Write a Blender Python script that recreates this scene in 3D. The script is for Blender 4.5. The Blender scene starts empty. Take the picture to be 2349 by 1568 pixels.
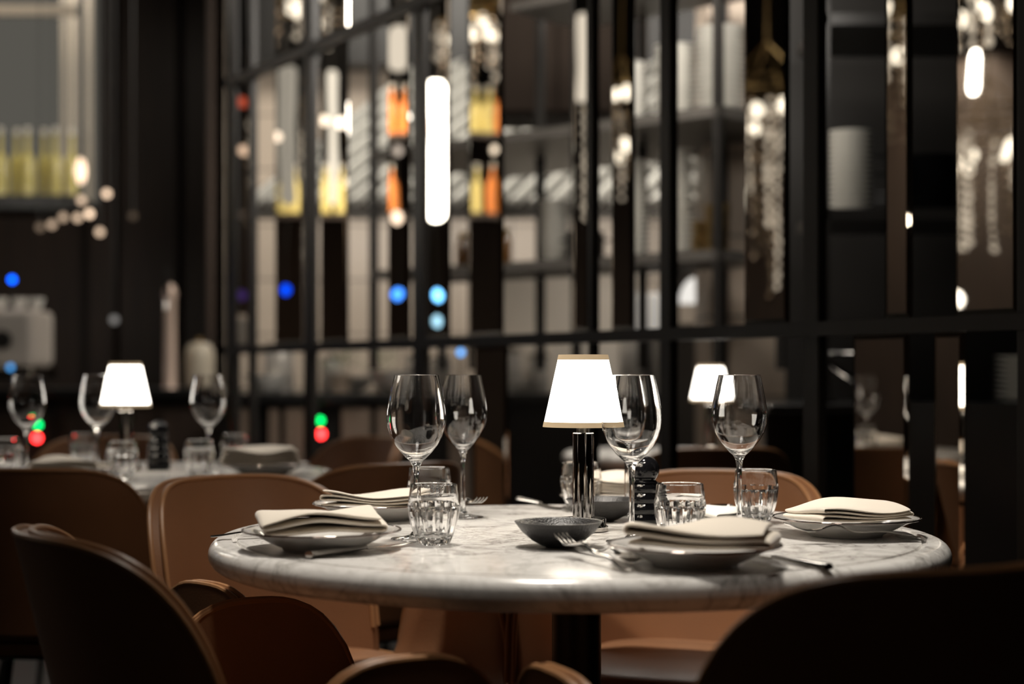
import bpy, bmesh, math, random
from mathutils import Vector, Matrix
random.seed(7)
C = bpy.context.scene.collection
PI = math.pi
R = math.radians
sin, cos = math.sin, math.cos

# ------------------------------------------------------------------ camera
EYE = 0.98                 # the eye is level with the rims of the wine glasses
F = 3617.0                 # focal length in pixels of the 2349 wide frame
HZ = 860.0                 # image row of the horizon
cam_d = bpy.data.cameras.new('camera'); cam = bpy.data.objects.new('camera', cam_d); C.objects.link(cam)
cam.location = (0, 0, EYE); cam.rotation_euler = (R(90), 0, 0)
cam_d.sensor_width = 36; cam_d.lens = F/2349*36
cam_d.shift_y = (HZ-784)/2349
cam_d.clip_start = 0.05; cam_d.clip_end = 60
cam_d.dof.use_dof = True; cam_d.dof.focus_distance = 2.38; cam_d.dof.aperture_fstop = 2.1
bpy.context.scene.camera = cam

# ------------------------------------------------------------------ world, lights, exposure
sc = bpy.context.scene
sc.view_settings.view_transform = 'Standard'; sc.view_settings.look = 'None'
sc.view_settings.gamma = 1.0; sc.view_settings.use_curve_mapping = False
sc.view_settings.exposure = 0.0
sc.cycles.use_denoising = True
sc.cycles.max_bounces = 14; sc.cycles.transmission_bounces = 12; sc.cycles.glossy_bounces = 6
sc.cycles.sample_clamp_indirect = 6.0
w = bpy.data.worlds.new('world'); sc.world = w; w.use_nodes = True
w.node_tree.nodes['Background'].inputs[0].default_value = (0.9, 0.8, 0.7, 1)
w.node_tree.nodes['Background'].inputs[1].default_value = 0.005

def area(name, loc, target, size, power, col, sizey=None, spread=180):
    d = bpy.data.lights.new(name, 'AREA'); d.energy = power; d.color = col; d.size = size
    if sizey: d.shape = 'RECTANGLE'; d.size_y = sizey
    d.spread = R(spread)
    o = bpy.data.objects.new(name, d); C.objects.link(o); o.location = loc
    o.rotation_euler = (Vector(target)-Vector(loc)).to_track_quat('-Z', 'Y').to_euler()
    return o
def spot(name, loc, target, power, col, angle, blend=0.6, rad=0.05):
    d = bpy.data.lights.new(name, 'SPOT'); d.energy = power; d.color = col
    d.spot_size = R(angle); d.spot_blend = blend; d.shadow_soft_size = rad
    o = bpy.data.objects.new(name, d); C.objects.link(o); o.location = loc
    o.rotation_euler = (Vector(target)-Vector(loc)).to_track_quat('-Z', 'Y').to_euler()
    return o
WARM = (1.0, 0.83, 0.66); NEUT = (1.0, 0.92, 0.82)
spot('ceiling_spot_table', (-0.10, 2.70, 3.3), (0.12, 2.42, 0.74), 320, NEUT, 40, 0.8, 0.16)
spot('ceiling_spot_table_front', (-0.25, 1.35, 3.4), (0.10, 2.40, 0.74), 100, NEUT, 22.5, 0.25, 0.30)
spot('ceiling_spot_second_table', (-0.9, 4.0, 3.3), (-0.93, 3.93, 0.74), 95, NEUT, 24.5, 0.4, 0.08)
spot('ceiling_spot_chairs', (0.05, 1.6, 3.2), (0.45, 3.0, 0.6), 120, WARM, 24, 0.7, 0.08)  # unseen fill, added to brighten the tan chair behind the table
spot('ceiling_spot_left_chair', (0.1, 1.9, 3.3), (-0.55, 3.05, 0.6), 46, WARM, 24, 0.8, 0.08)  # unseen fill, added to lift the inside of the left chair
area('pass_light', (0.45, 4.75, 2.65), (0.30, 5.9, 1.5), 0.7, 34, (1, 0.93, 0.84), 0.5)  # unseen fill, added to light the fronts of the rack plates
area('range_light', (-0.2, 7.5, 1.80), (-0.2, 8.6, 1.15), 2.2, 15, (1, 0.93, 0.84), 0.25)  # added under the canopy only to brighten the back wall
area('service_shelf_light', (0.95, 4.35, 2.1), (1.10, 5.0, 1.5), 0.25, 2.2, (1, 0.93, 0.84))  # small added fill for the dark plate stack on the right shelf
area('kitchen_ceiling_light', (0.9, 6.3, 3.3), (0.7, 6.7, 0.9), 2.4, 95, (1, 0.93, 0.84), 1.0)
area('kitchen_range_light', (-0.4, 7.2, 3.3), (-0.4, 8.2, 1.2), 1.6, 34, (1, 0.93, 0.82), 0.6)
area('bar_ceiling_light', (-2.8, 8.0, 3.3), (-2.8, 8.4, 1.0), 1.4, 6, WARM, 0.7)
area('dining_room_light', (-5.0, 3.5, 3.4), (-5.0, 3.5, 0), 2.4, 6, WARM)
area('wall_wash', (-8.7, 5.0, 3.4), (-9.4, 5.0, 0.8), 0.5, 60, WARM, 4.0)  # added so the left wall reflects brown in the mirror strips

# ------------------------------------------------------------------ helpers
def P(px, py, D):
    return Vector(((px-1174.5)/F*D, D, EYE-(py-HZ)/F*D))
def X(px, D): return (px-1174.5)/F*D
def Z(py, D): return EYE-(py-HZ)/F*D

W0 = Vector((0.8064, 3.15)); WD = Vector((-0.525, 0.851)).normalized(); WN = Vector((-WD.y, WD.x))  # screen: point, direction, normal
if WN.y > 0: WN = -WN
def wall_t(px):
    xr = (px-1174.5)/F
    return (W0.x-xr*W0.y)/(-WD.x+xr*WD.y)
def wall_p(t, off=0.0): return W0+WD*t+WN*off
def mir(px, py, D):
    """where a thing stands whose image in the mirror plane is seen at (px, py), D away"""
    p = P(px, py, D); q = Vector((p.x, p.y)); s = (q-W0).dot(WN); q = q-2*s*WN
    return Vector((q.x, q.y, p.z))

def tag(o, label=None, cat=None, group=None, kind=None):
    if label: o['label'] = label
    if cat: o['category'] = cat
    if group: o['group'] = group
    if kind: o['kind'] = kind
    return o
def empty(name, loc=(0, 0, 0), rz=0.0, label=None, cat=None, group=None):
    o = bpy.data.objects.new(name, None); C.objects.link(o); o.location = loc; o.rotation_euler = (0, 0, rz)
    o.empty_display_size = 0.05
    return tag(o, label, cat, group)
def obj(name, bm, mat, parent=None, smooth=True, loc=None, rz=None, bev=0.0, sub=0, angle=40):
    bmesh.ops.recalc_face_normals(bm, faces=bm.faces)
    me = bpy.data.meshes.new(name); bm.to_mesh(me); bm.free()
    if smooth:
        for p in me.polygons: p.use_smooth = True
        try: me.set_sharp_from_angle(angle=R(angle))
        except Exception: pass
    o = bpy.data.objects.new(name, me); C.objects.link(o)
    me.materials.append(mat)
    if bev:
        m = o.modifiers.new('bevel', 'BEVEL'); m.width = bev; m.segments = 3; m.limit_method = 'ANGLE'
    if sub:
        m = o.modifiers.new('subsurf', 'SUBSURF'); m.levels = sub; m.render_levels = sub
    if parent: o.parent = parent
    if loc is not None: o.location = loc
    if rz is not None: o.rotation_euler = (0, 0, rz)
    return o
def copy_tree(o, parent=None):
    c = o.copy(); C.objects.link(c)
    if parent: c.parent = parent
    for ch in list(o.children): copy_tree(ch, c)
    return c
ORD = 'topmost,second,third,fourth,fifth,sixth,seventh,eighth,ninth,tenth,eleventh,twelfth,thirteenth,fourteenth,fifteenth,sixteenth,seventeenth,eighteenth,nineteenth,twentieth'.split(',')
def nth(k, n, what, rest):
    w_ = 'topmost' if k == n-1 else 'lowest' if k == 0 else ORD[n-1-k]+' from top'
    return '%s, %s in the %s' % (what, w_, rest)
LFT = 'leftmost,second from left,third from left,fourth from left,fifth from left,sixth from left,seventh from left,eighth from left,ninth from left,tenth from left'.split(',')
def place(o, loc, rz=0.0, label=None, group=None, scale=None, first=None):
    """first call moves the prototype itself, later calls copy it"""
    if o.get('_used'): o = copy_tree(o)
    else: o['_used'] = 1
    o.location = loc; o.rotation_euler = (0, 0, rz)
    if scale: o.scale = scale if isinstance(scale, tuple) else (scale,)*3
    if label: o['label'] = label
    if group: o['group'] = group
    return o

def lathe(bm, prof, seg=48, cx=0, cy=0, z0=0, fn=None, closed=False):
    rings = []
    for i, (r, z) in enumerate(prof):
        if r < 1e-5 and not fn:
            rings.append([bm.verts.new((cx, cy, z0+z))]); continue
        ring = []
        for k in range(seg):
            a = 2*PI*k/seg
            rr = fn(r, z, a, i) if fn else r
            ring.append(bm.verts.new((cx+rr*cos(a), cy+rr*sin(a), z0+z)))
        rings.append(ring)
    pairs = list(zip(rings, rings[1:]))
    if closed: pairs.append((rings[-1], rings[0]))
    for A, B in pairs:
        n = max(len(A), len(B))
        for k in range(n):
            a0, a1 = A[k % len(A)], A[(k+1) % len(A)]
            b0, b1 = B[k % len(B)], B[(k+1) % len(B)]
            vs = []
            for v in (a0, a1, b1, b0):
                if v not in vs: vs.append(v)
            if len(vs) >= 3:
                try: bm.faces.new(vs)
                except ValueError: pass
    return bm
def L(prof, seg=48, **k): return lathe(bmesh.new(), prof, seg, **k)
def add_box(bm, x0, x1, y0, y1, z0, z1, M=None):
    vs = [bm.verts.new(Vector((x, y, z)) if M is None else M @ Vector((x, y, z))) for x in (x0, x1) for y in (y0, y1) for z in (z0, z1)]
    for f in ((0, 1, 3, 2), (4, 6, 7, 5), (0, 4, 5, 1), (2, 3, 7, 6), (0, 2, 6, 4), (1, 5, 7, 3)):
        bm.faces.new([vs[i] for i in f])
    return bm
def B(*a, **k): return add_box(bmesh.new(), *a, **k)
def grid(bm, rows, closeu=False, closev=False):
    V = [[bm.verts.new(p) for p in r] for r in rows]
    nu, nv = len(V), len(V[0])
    for i in range(nu if closeu else nu-1):
        for j in range(nv if closev else nv-1):
            bm.faces.new((V[i][j], V[(i+1) % nu][j], V[(i+1) % nu][(j+1) % nv], V[i][(j+1) % nv]))
    return V
def shell(bm, front, back, ):
    """two like grids joined along all four borders: a closed sheet with thickness"""
    A = grid(bm, front); Bk = grid(bm, [r for r in back])
    n, m = len(A), len(A[0])
    for i in range(n-1):
        bm.faces.new((A[i][0], A[i+1][0], Bk[i+1][0], Bk[i][0])); bm.faces.new((A[i][m-1], Bk[i][m-1], Bk[i+1][m-1], A[i+1][m-1]))
    for j in range(m-1):
        bm.faces.new((A[0][j], Bk[0][j], Bk[0][j+1], A[0][j+1])); bm.faces.new((A[n-1][j], A[n-1][j+1], Bk[n-1][j+1], Bk[n-1][j]))
def tube(bm, pts, r, seg=10, close=False):
    pts = [Vector(p) for p in pts]; n = len(pts); rows = []
    rad = r if isinstance(r, (list, tuple)) else [r]*n
    up = Vector((0, 0, 1))
    prev = None
    for i, p in enumerate(pts):
        if close: t = pts[(i+1) % n]-pts[i-1]
        else: t = pts[min(i+1, n-1)]-pts[max(i-1, 0)]
        t.normalize()
        if prev is None:
            a = t.cross(up)
            if a.length < 1e-3: a = t.cross(Vector((1, 0, 0)))
        else:
            a = prev-t*prev.dot(t)
        a.normalize(); prev = a; b = t.cross(a)
        rows.append([p+(a*cos(2*PI*k/seg)+b*sin(2*PI*k/seg))*rad[i] for k in range(seg)])
    V = grid(bm, rows, closeu=close, closev=True)
    if not close:
        bm.faces.new(V[0][::-1]); bm.faces.new(V[-1])
    return bm
def ball(bm, c, r, su=14, sv=8, sz=1.0):
    lathe(bm, [(max(0, r*sin(PI*i/sv)) if 0 < i < sv else 0, -r*sz*cos(PI*i/sv)) for i in range(sv+1)], su, c[0], c[1], c[2])
    return bm

# ------------------------------------------------------------------ materials
def nt(name):
    m = bpy.data.materials.new(name); m.use_nodes = True
    return m, m.node_tree, m.node_tree.nodes['Principled BSDF']
def pm(name, col, rough=0.5, metal=0.0, trans=0.0, ior=1.45, coat=0.0, emit=None, es=0.0, bump=0.0, bscale=60.0, var=0.0, vscale=8.0, spec=0.5):
    m, t, b = nt(name)
    b.inputs['Base Color'].default_value = (*col, 1); b.inputs['Roughness'].default_value = rough
    b.inputs['Metallic'].default_value = metal; b.inputs['Transmission Weight'].default_value = trans
    b.inputs['IOR'].default_value = ior; b.inputs['Coat Weight'].default_value = coat
    b.inputs['Specular IOR Level'].default_value = spec
    if emit: b.inputs['Emission Color'].default_value = (*emit, 1); b.inputs['Emission Strength'].default_value = es
    tc = None
    if bump or var: tc = t.nodes.new('ShaderNodeTexCoord')
    if bump:
        n = t.nodes.new('ShaderNodeTexNoise'); n.inputs['Scale'].default_value = bscale; n.inputs['Detail'].default_value = 3
        bp = t.nodes.new('ShaderNodeBump'); bp.inputs['Strength'].default_value = bump; bp.inputs['Distance'].default_value = 0.002
        t.links.new(tc.outputs['Object'], n.inputs['Vector']); t.links.new(n.outputs['Fac'], bp.inputs['Height']); t.links.new(bp.outputs['Normal'], b.inputs['Normal'])
    if var:
        n = t.nodes.new('ShaderNodeTexNoise'); n.inputs['Scale'].default_value = vscale; n.inputs['Detail'].default_value = 4
        r = t.nodes.new('ShaderNodeValToRGB')
        r.color_ramp.elements[0].position = 0.3; r.color_ramp.elements[1].position = 0.7
        r.color_ramp.elements[0].color = (*[c*(1-var) for c in col], 1); r.color_ramp.elements[1].color = (*[min(1, c*(1+var)) for c in col], 1)
        t.links.new(tc.outputs['Object'], n.inputs['Vector']); t.links.new(n.outputs['Fac'], r.inputs['Fac']); t.links.new(r.outputs['Color'], b.inputs['Base Color'])
    return m
def marble(name):
    m, t, b = nt(name)
    tc = t.nodes.new('ShaderNodeTexCoord'); mp = t.nodes.new('ShaderNodeMapping'); t.links.new(tc.outputs['Object'], mp.inputs['Vector'])
    mp.inputs['Rotation'].default_value = (0.3, 0.2, 0.5)
    n1 = t.nodes.new('ShaderNodeTexNoise'); n1.inputs['Scale'].default_value = 3.2; n1.inputs['Detail'].default_value = 9; n1.inputs['Roughness'].default_value = 0.62; n1.inputs['Distortion'].default_value = 1.1
    n2 = t.nodes.new('ShaderNodeTexNoise'); n2.inputs['Scale'].default_value = 9.0; n2.inputs['Detail'].default_value = 8; n2.inputs['Roughness'].default_value = 0.7; n2.inputs['Distortion'].default_value = 1.6
    for n in (n1, n2): t.links.new(mp.outputs['Vector'], n.inputs['Vector'])
    def vein(n, width):
        s = t.nodes.new('ShaderNodeMath'); s.operation = 'SUBTRACT'; s.inputs[1].default_value = 0.5
        a = t.nodes.new('ShaderNodeMath'); a.operation = 'ABSOLUTE'; d = t.nodes.new('ShaderNodeMath'); d.operation = 'DIVIDE'; d.inputs[1].default_value = width; d.use_clamp = True
        t.links.new(n.outputs['Fac'], s.inputs[0]); t.links.new(s.outputs[0], a.inputs[0]); t.links.new(a.outputs[0], d.inputs[0]); return d
    v1 = vein(n1, 0.055); v2 = vein(n2, 0.05)
    mn = t.nodes.new('ShaderNodeMath'); mn.operation = 'MULTIPLY_ADD'; mn.inputs[1].default_value = 0.5
    t.links.new(v2.outputs[0], mn.inputs[0]); h = t.nodes.new('ShaderNodeMath'); h.operation = 'MULTIPLY'; h.inputs[1].default_value = 0.5
    t.links.new(v1.outputs[0], h.inputs[0]); t.links.new(h.outputs[0], mn.inputs[2])
    n3 = t.nodes.new('ShaderNodeTexNoise'); n3.inputs['Scale'].default_value = 2.0; n3.inputs['Detail'].default_value = 5; t.links.new(mp.outputs['Vector'], n3.inputs['Vector'])
    mx = t.nodes.new('ShaderNodeMath'); mx.operation = 'MULTIPLY_ADD'; mx.inputs[1].default_value = 0.45; mx.use_clamp = True
    t.links.new(n3.outputs['Fac'], mx.inputs[0])
    sc2 = t.nodes.new('ShaderNodeMath'); sc2.operation = 'MULTIPLY'; sc2.inputs[1].default_value = 0.72; t.links.new(mn.outputs[0], sc2.inputs[0]); t.links.new(sc2.outputs[0], mx.inputs[2])
    r = t.nodes.new('ShaderNodeValToRGB'); e = r.color_ramp.elements
    e[0].position = 0.12; e[0].color = (0.17, 0.155, 0.15, 1); e[1].position = 0.85; e[1].color = (0.82, 0.80, 0.77, 1)
    q = r.color_ramp.elements.new(0.45); q.color = (0.56, 0.54, 0.51, 1)
    t.links.new(mx.outputs[0], r.inputs['Fac']); t.links.new(r.outputs['Color'], b.inputs['Base Color'])
    b.inputs['Roughness'].default_value = 0.20
    return m
def tiles(name, col, grout, wdt, hgt, rough=0.4, off=0.5):
    m, t, b = nt(name)
    tc = t.nodes.new('ShaderNodeTexCoord'); mp = t.nodes.new('ShaderNodeMapping'); mp.inputs['Rotation'].default_value = (R(90), 0, 0)
    br = t.nodes.new('ShaderNodeTexBrick'); br.inputs['Color1'].default_value = (*col, 1); br.inputs['Color2'].default_value = (*[c*0.9 for c in col], 1)
    br.inputs['Mortar'].default_value = (*grout, 1); br.inputs['Scale'].default_value = 1; br.inputs['Brick Width'].default_value = wdt; br.inputs['Row Height'].default_value = hgt
    br.inputs['Mortar Size'].default_value = 0.006; br.offset = off
    t.links.new(tc.outputs['Object'], mp.inputs['Vector']); t.links.new(mp.outputs['Vector'], br.inputs['Vector']); t.links.new(br.outputs['Color'], b.inputs['Base Color'])
    b.inputs['Roughness'].default_value = rough
    return m
def wood(name, c1, c2, rough=0.4):
    m, t, b = nt(name)
    tc = t.nodes.new('ShaderNodeTexCoord'); mp = t.nodes.new('ShaderNodeMapping'); mp.inputs['Scale'].default_value = (14, 14, 0.9)
    n = t.nodes.new('ShaderNodeTexNoise'); n.inputs['Scale'].default_value = 2; n.inputs['Detail'].default_value = 6
    r = t.nodes.new('ShaderNodeValToRGB'); r.color_ramp.elements[0].position = 0.3; r.color_ramp.elements[1].position = 0.72
    r.color_ramp.elements[0].color = (*c1, 1); r.color_ramp.elements[1].color = (*c2, 1)
    t.links.new(tc.outputs['Object'], mp.inputs['Vector']); t.links.new(mp.outputs['Vector'], n.inputs['Vector']); t.links.new(n.outputs['Fac'], r.inputs['Fac']); t.links.new(r.outputs['Color'], b.inputs['Base Color'])
    b.inputs['Roughness'].default_value = rough
    return m
def linen(name, col):
    m, t, b = nt(name)
    tc = t.nodes.new('ShaderNodeTexCoord')
    bps = []
    for k, rot in enumerate((0, 90)):
        mp = t.nodes.new('ShaderNodeMapping'); mp.inputs['Rotation'].default_value = (0, 0, R(rot)); wv = t.nodes.new('ShaderNodeTexWave'); wv.inputs['Scale'].default_value = 260; wv.inputs['Distortion'].default_value = 0.8
        t.links.new(tc.outputs['Object'], mp.inputs['Vector']); t.links.new(mp.outputs['Vector'], wv.inputs['Vector']); bps.append(wv)
    ad = t.nodes.new('ShaderNodeMath'); ad.operation = 'ADD'
    t.links.new(bps[0].outputs['Fac'], ad.inputs[0]); t.links.new(bps[1].outputs['Fac'], ad.inputs[1])
    bp = t.nodes.new('ShaderNodeBump'); bp.inputs['Strength'].default_value = 0.15; bp.inputs['Distance'].default_value = 0.0006
    t.links.new(ad.outputs[0], bp.inputs['Height']); t.links.new(bp.outputs['Normal'], b.inputs['Normal'])
    b.inputs['Base Color'].default_value = (*col, 1); b.inputs['Roughness'].default_value = 0.9; b.inputs['Sheen Weight'].default_value = 0.3
    return m
def mirror_mat(name):
    m, t, b = nt(name)
    b.inputs['Metallic'].default_value = 1; b.inputs['Roughness'].default_value = 0.015
    b.inputs['Base Color'].default_value = (0.84, 0.80, 0.74, 1)
    tc = t.nodes.new('ShaderNodeTexCoord'); n = t.nodes.new('ShaderNodeTexNoise'); n.inputs['Scale'].default_value = 3.0; n.inputs['Detail'].default_value = 1
    bp = t.nodes.new('ShaderNodeBump'); bp.inputs['Strength'].default_value = 0.05; bp.inputs['Distance'].default_value = 0.02
    t.links.new(tc.outputs['Object'], n.inputs['Vector']); t.links.new(n.outputs['Fac'], bp.inputs['Height']); t.links.new(bp.outputs['Normal'], b.inputs['Normal'])
    return m
def glow(name, col, s):
    m = bpy.data.materials.new(name); m.use_nodes = True; t = m.node_tree
    for n in list(t.nodes): t.nodes.remove(n)
    e = t.nodes.new('ShaderNodeEmission'); e.inputs[0].default_value = (*col, 1); e.inputs[1].default_value = s
    o = t.nodes.new('ShaderNodeOutputMaterial'); t.links.new(e.outputs[0], o.inputs[0]); return m

M_marble = marble('marble')
M_glass = pm('clear_glass', (1, 1, 1), 0.0, trans=1.0, ior=1.50)
M_china = pm('white_china', (0.62, 0.60, 0.57), 0.16, coat=0.4)
M_platinum = pm('platinum_rim', (0.30, 0.25, 0.23), 0.08, metal=1)
M_linen = linen('linen', (0.82, 0.74, 0.63))
M_linen_white = linen('white_linen', (0.80, 0.78, 0.73))
M_steel = pm('polished_steel', (0.70, 0.68, 0.65), 0.13, metal=1)
M_chrome = pm('dark_chrome', (0.50, 0.48, 0.46), 0.04, metal=1)
M_blackchina = pm('charcoal_stoneware', (0.022, 0.021, 0.021), 0.40, bump=0.5, bscale=300)
M_blackgloss = pm('black_gloss', (0.005, 0.005, 0.006), 0.04, coat=0.0, spec=0.35)
M_leather = pm('tan_leather', (0.30, 0.145, 0.072), 0.42, bump=0.25, bscale=220, var=0.10, vscale=5)
M_piping = pm('leather_piping', (0.40, 0.20, 0.09), 0.35)
M_black = pm('black_metal', (0.012, 0.011, 0.010), 0.38, spec=0.5)
M_frame = pm('blackened_steel', (0.014, 0.012, 0.010), 0.42, metal=0.0)
M_mirror = mirror_mat('antique_mirror')
M_floor = tiles('dark_floor', (0.030, 0.026, 0.022), (0.01, 0.01, 0.01), 0.6, 0.6, 0.5)
M_ceiling = pm('dark_ceiling', (0.015, 0.013, 0.012), 0.8)
M_panel = wood('dark_oak', (0.018, 0.010, 0.006), (0.042, 0.025, 0.016), 0.5)
M_kwall = tiles('taupe_tile', (0.50, 0.42, 0.34), (0.18, 0.15, 0.12), 0.30, 0.30, 0.35, 0.0)
M_ktile = tiles('pale_tile', (0.56, 0.46, 0.37), (0.20, 0.17, 0.14), 0.60, 0.30, 0.5, 0.0)
M_canopy = pm('pale_steel', (0.72, 0.71, 0.66), 0.35, metal=0.3)
M_greysteel = pm('grey_steel', (0.085, 0.078, 0.070), 0.45, metal=0.2)
M_counterblack = pm('black_counter', (0.010, 0.010, 0.010), 0.3)
M_darkdoor = pm('dark_brown_lacquer', (0.018, 0.013, 0.010), 0.9, spec=0.1)
M_shade = pm('lamp_shade_cloth', (0.9, 0.88, 0.84), 0.9, emit=(1.0, 0.93, 0.82), es=6.0)
M_trim = pm('shade_trim', (0.55, 0.43, 0.28), 0.8, emit=(1.0, 0.72, 0.42), es=0.22)
M_bulb = glow('bulb', (1, 0.85, 0.65), 30)

# ------------------------------------------------------------------ the setting
def plane_box(name, a, mat, **k): return tag(obj(name, B(*a), mat, smooth=False), kind='structure')
plane_box('floor', (-9.5, 6.0, -2.5, 10.2, -0.1, 0.0), M_floor)
plane_box('ceiling', (-9.5, 6.0, -2.5, 10.2, 3.6, 3.7), M_ceiling)
plane_box('wall_left', (-9.6, -9.5, -2.5, 10.2, 0, 3.6), M_panel)
plane_box('wall_right', (6.0, 6.1, -2.5, 10.2, 0, 3.6), M_panel)
plane_box('wall_front', (-9.5, 6.0, -2.6, -2.5, 0, 3.6), M_panel)
plane_box('wall_back', (-1.62, 6.0, 8.6, 8.7, 0, 3.6), M_kwall)
plane_box('wall_bar', (-9.5, -1.62, 10.0, 10.1, 0, 3.6), M_panel)
plane_box('wall_divider', (-1.66, -1.56, 8.6, 10.0, 0, 3.6), M_panel)
# tall dark wood panels on the bar wall
for (a, b_) in ((205, 262), (276, 410), (424, 520)):
    tag(obj('wall_panel', B(X(a, 9.9), X(b_, 9.9), 9.86, 9.99, 0.0, 3.55), M_panel, smooth=False, bev=0.01), 'dark wood wall panel beside the bar, %s' % {205: 'narrow one nearest the lit cabinet', 276: 'the wide middle one', 424: 'the one nearest the mirrored screen'}[a], 'wall panel', 'wood wall panels')

# ------------------------------------------------------------------ mirrored screen
SZ_LO, SZ_UP, SZ_TOP = 1.079, 2.14, 3.55
TH = 0.014
def screen_box(bm, t0, t1, z0, z1, off0, off1):
    q = [wall_p(t0, off0), wall_p(t1, off0), wall_p(t1, off1), wall_p(t0, off1)]
    vs = [bm.verts.new((p.x, p.y, z)) for z in (z0, z1) for p in q]
    for f in ((3, 2, 1, 0), (4, 5, 6, 7), (0, 1, 5, 4), (1, 2, 6, 5), (2, 3, 7, 6), (3, 0, 4, 7)): bm.faces.new([vs[i] for i in f])
    return bm
def strip_mesh(t0, t1, z0, z1, bevel=0.012):
    """bevelled mirror: a raised face with four sloping edges"""
    bm = bmesh.new(); s = 1 if t1 > t0 else -1
    def ring(ins, off):
        return [bm.verts.new((*wall_p(t, off), z)) for t, z in ((t0+s*ins, z0+ins), (t1-s*ins, z0+ins), (t1-s*ins, z1-ins), (t0+s*ins, z1-ins))]
    a = ring(0, 0.000); b_ = ring(0, 0.004); c = ring(bevel, 0.0085)
    for u, v in ((a, b_), (b_, c)):
        for i in range(4): bm.faces.new((u[i], u[(i+1) % 4], v[(i+1) % 4], v[i]))
    bm.faces.new(c); bm.faces.new(a[::-1])
    return bm
scr = empty('mirrored_screen', (0, 0, 0), 0, 'tall black metal room divider with narrow mirrors, standing behind the marble tables', 'screen')
t_far, t_near = wall_t(528), wall_t(2349)-0.9
for z, th in ((SZ_LO, 0.031), (SZ_UP, 0.036)):
    obj('rail', screen_box(bmesh.new(), t_near, t_far, z-th/2, z+th/2, -TH, 0.02), M_frame, scr, smooth=False)
obj('top_rail', screen_box(bmesh.new(), t_near, t_far, SZ_TOP, 3.6, -TH, 0.02), M_frame, scr, smooth=False)
obj('bottom_rail', screen_box(bmesh.new(), t_near, t_far, 0.0, 0.10, -TH, 0.02), M_frame, scr, smooth=False)
for px0, px1 in ((526, 545), (575, 584), (703, 722), (954, 978), (1356, 1366), (1521, 1546), (1850, 1886), (2342, 2400)):
    obj('post', screen_box(bmesh.new(), wall_t(px0), wall_t(px1), 0.0, 3.6, -TH, 0.012), M_frame, scr, smooth=False, bev=0.003)
UP = ((549, 573), (634, 696), (738, 800), (893, 942), (985, 1034), (1080, 1156), (1319, 1356), (1406, 1457), (1711, 1812), (2034, 2094), (2197, 2340))
for a, b_ in UP:
    obj('mirror_strip', strip_mesh(wall_t(b_), wall_t(a), SZ_LO+0.016, SZ_UP-0.018, 0.010), M_mirror, scr, smooth=False)
    obj('mirror_strip', strip_mesh(wall_t(b_), wall_t(a), SZ_UP+0.018, SZ_TOP, 0.010), M_mirror, scr, smooth=False)
for a, b_ in ((1960, 2088), (2147, 2216), (1091, 1166)):
    obj('mirror_strip', strip_mesh(wall_t(b_), wall_t(a), 0.10, SZ_LO-0.016, 0.010), M_mirror, scr, smooth=False)
# black lower panels that stand between the low mirrors
for a, b_ in ((2216, 2342), (2088, 2147), (2400, 2900)):
    obj('lower_panel', screen_box(bmesh.new(), wall_t(b_), wall_t(a), 0.10, 0.925, -TH, 0.0), M_counterblack, scr, smooth=False)

# ------------------------------------------------------------------ tables
def make_table(name, loc, r, label, group='round marble tables'):
    t = empty(name, loc, 0, label, 'table', group)
    z1 = 0.74; prof = [(0, z1-0.042), (r-0.03, z1-0.042)]
    for i in range(13):
        a = -PI/2+PI*i/12
        prof.append((r-0.021+0.021*cos(a), z1-0.021+0.021*sin(a)))
    prof += [(r-0.034, z1), (r-0.0355, z1-0.0045), (r-0.0415, z1-0.0045), (r-0.043, z1-0.0004), (r-0.046, z1), (r*0.5, z1), (0, z1)]
    obj('tabletop', L(prof, 160), M_marble, t, angle=50)
    obj('pedestal', L([(0, 0.03), (0.040, 0.03), (0.0375, 0.06), (0.0375, 0.66), (0, 0.66)], 40), M_black, t)
    obj('mounting_plate', L([(0, 0.66), (0.19, 0.66), (0.20, 0.664), (0.20, 0.69), (0.19, 0.697), (0, 0.697)], 48), M_black, t)
    obj('base', L([(0, 0), (0.27, 0), (0.275, 0.006), (0.26, 0.018), (0.05, 0.032), (0, 0.032)], 56), M_black, t)
    return t
T1 = Vector((0.098, 2.395, 0)); T2 = Vector((-0.98, 3.86, 0)); T3 = Vector((0.46, 5.00, 0))
make_table('marble_table', T1, 0.55, 'large round white marble table nearest the camera on a black pedestal')
make_table('marble_table', T2, 0.55, 'round marble table behind at left, with the lit lamp beside the black mill')
make_table('marble_table', T3, 0.30, 'blurred round table behind the mirrored screen holding a small lit lamp')
TZ = 0.7405

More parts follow.
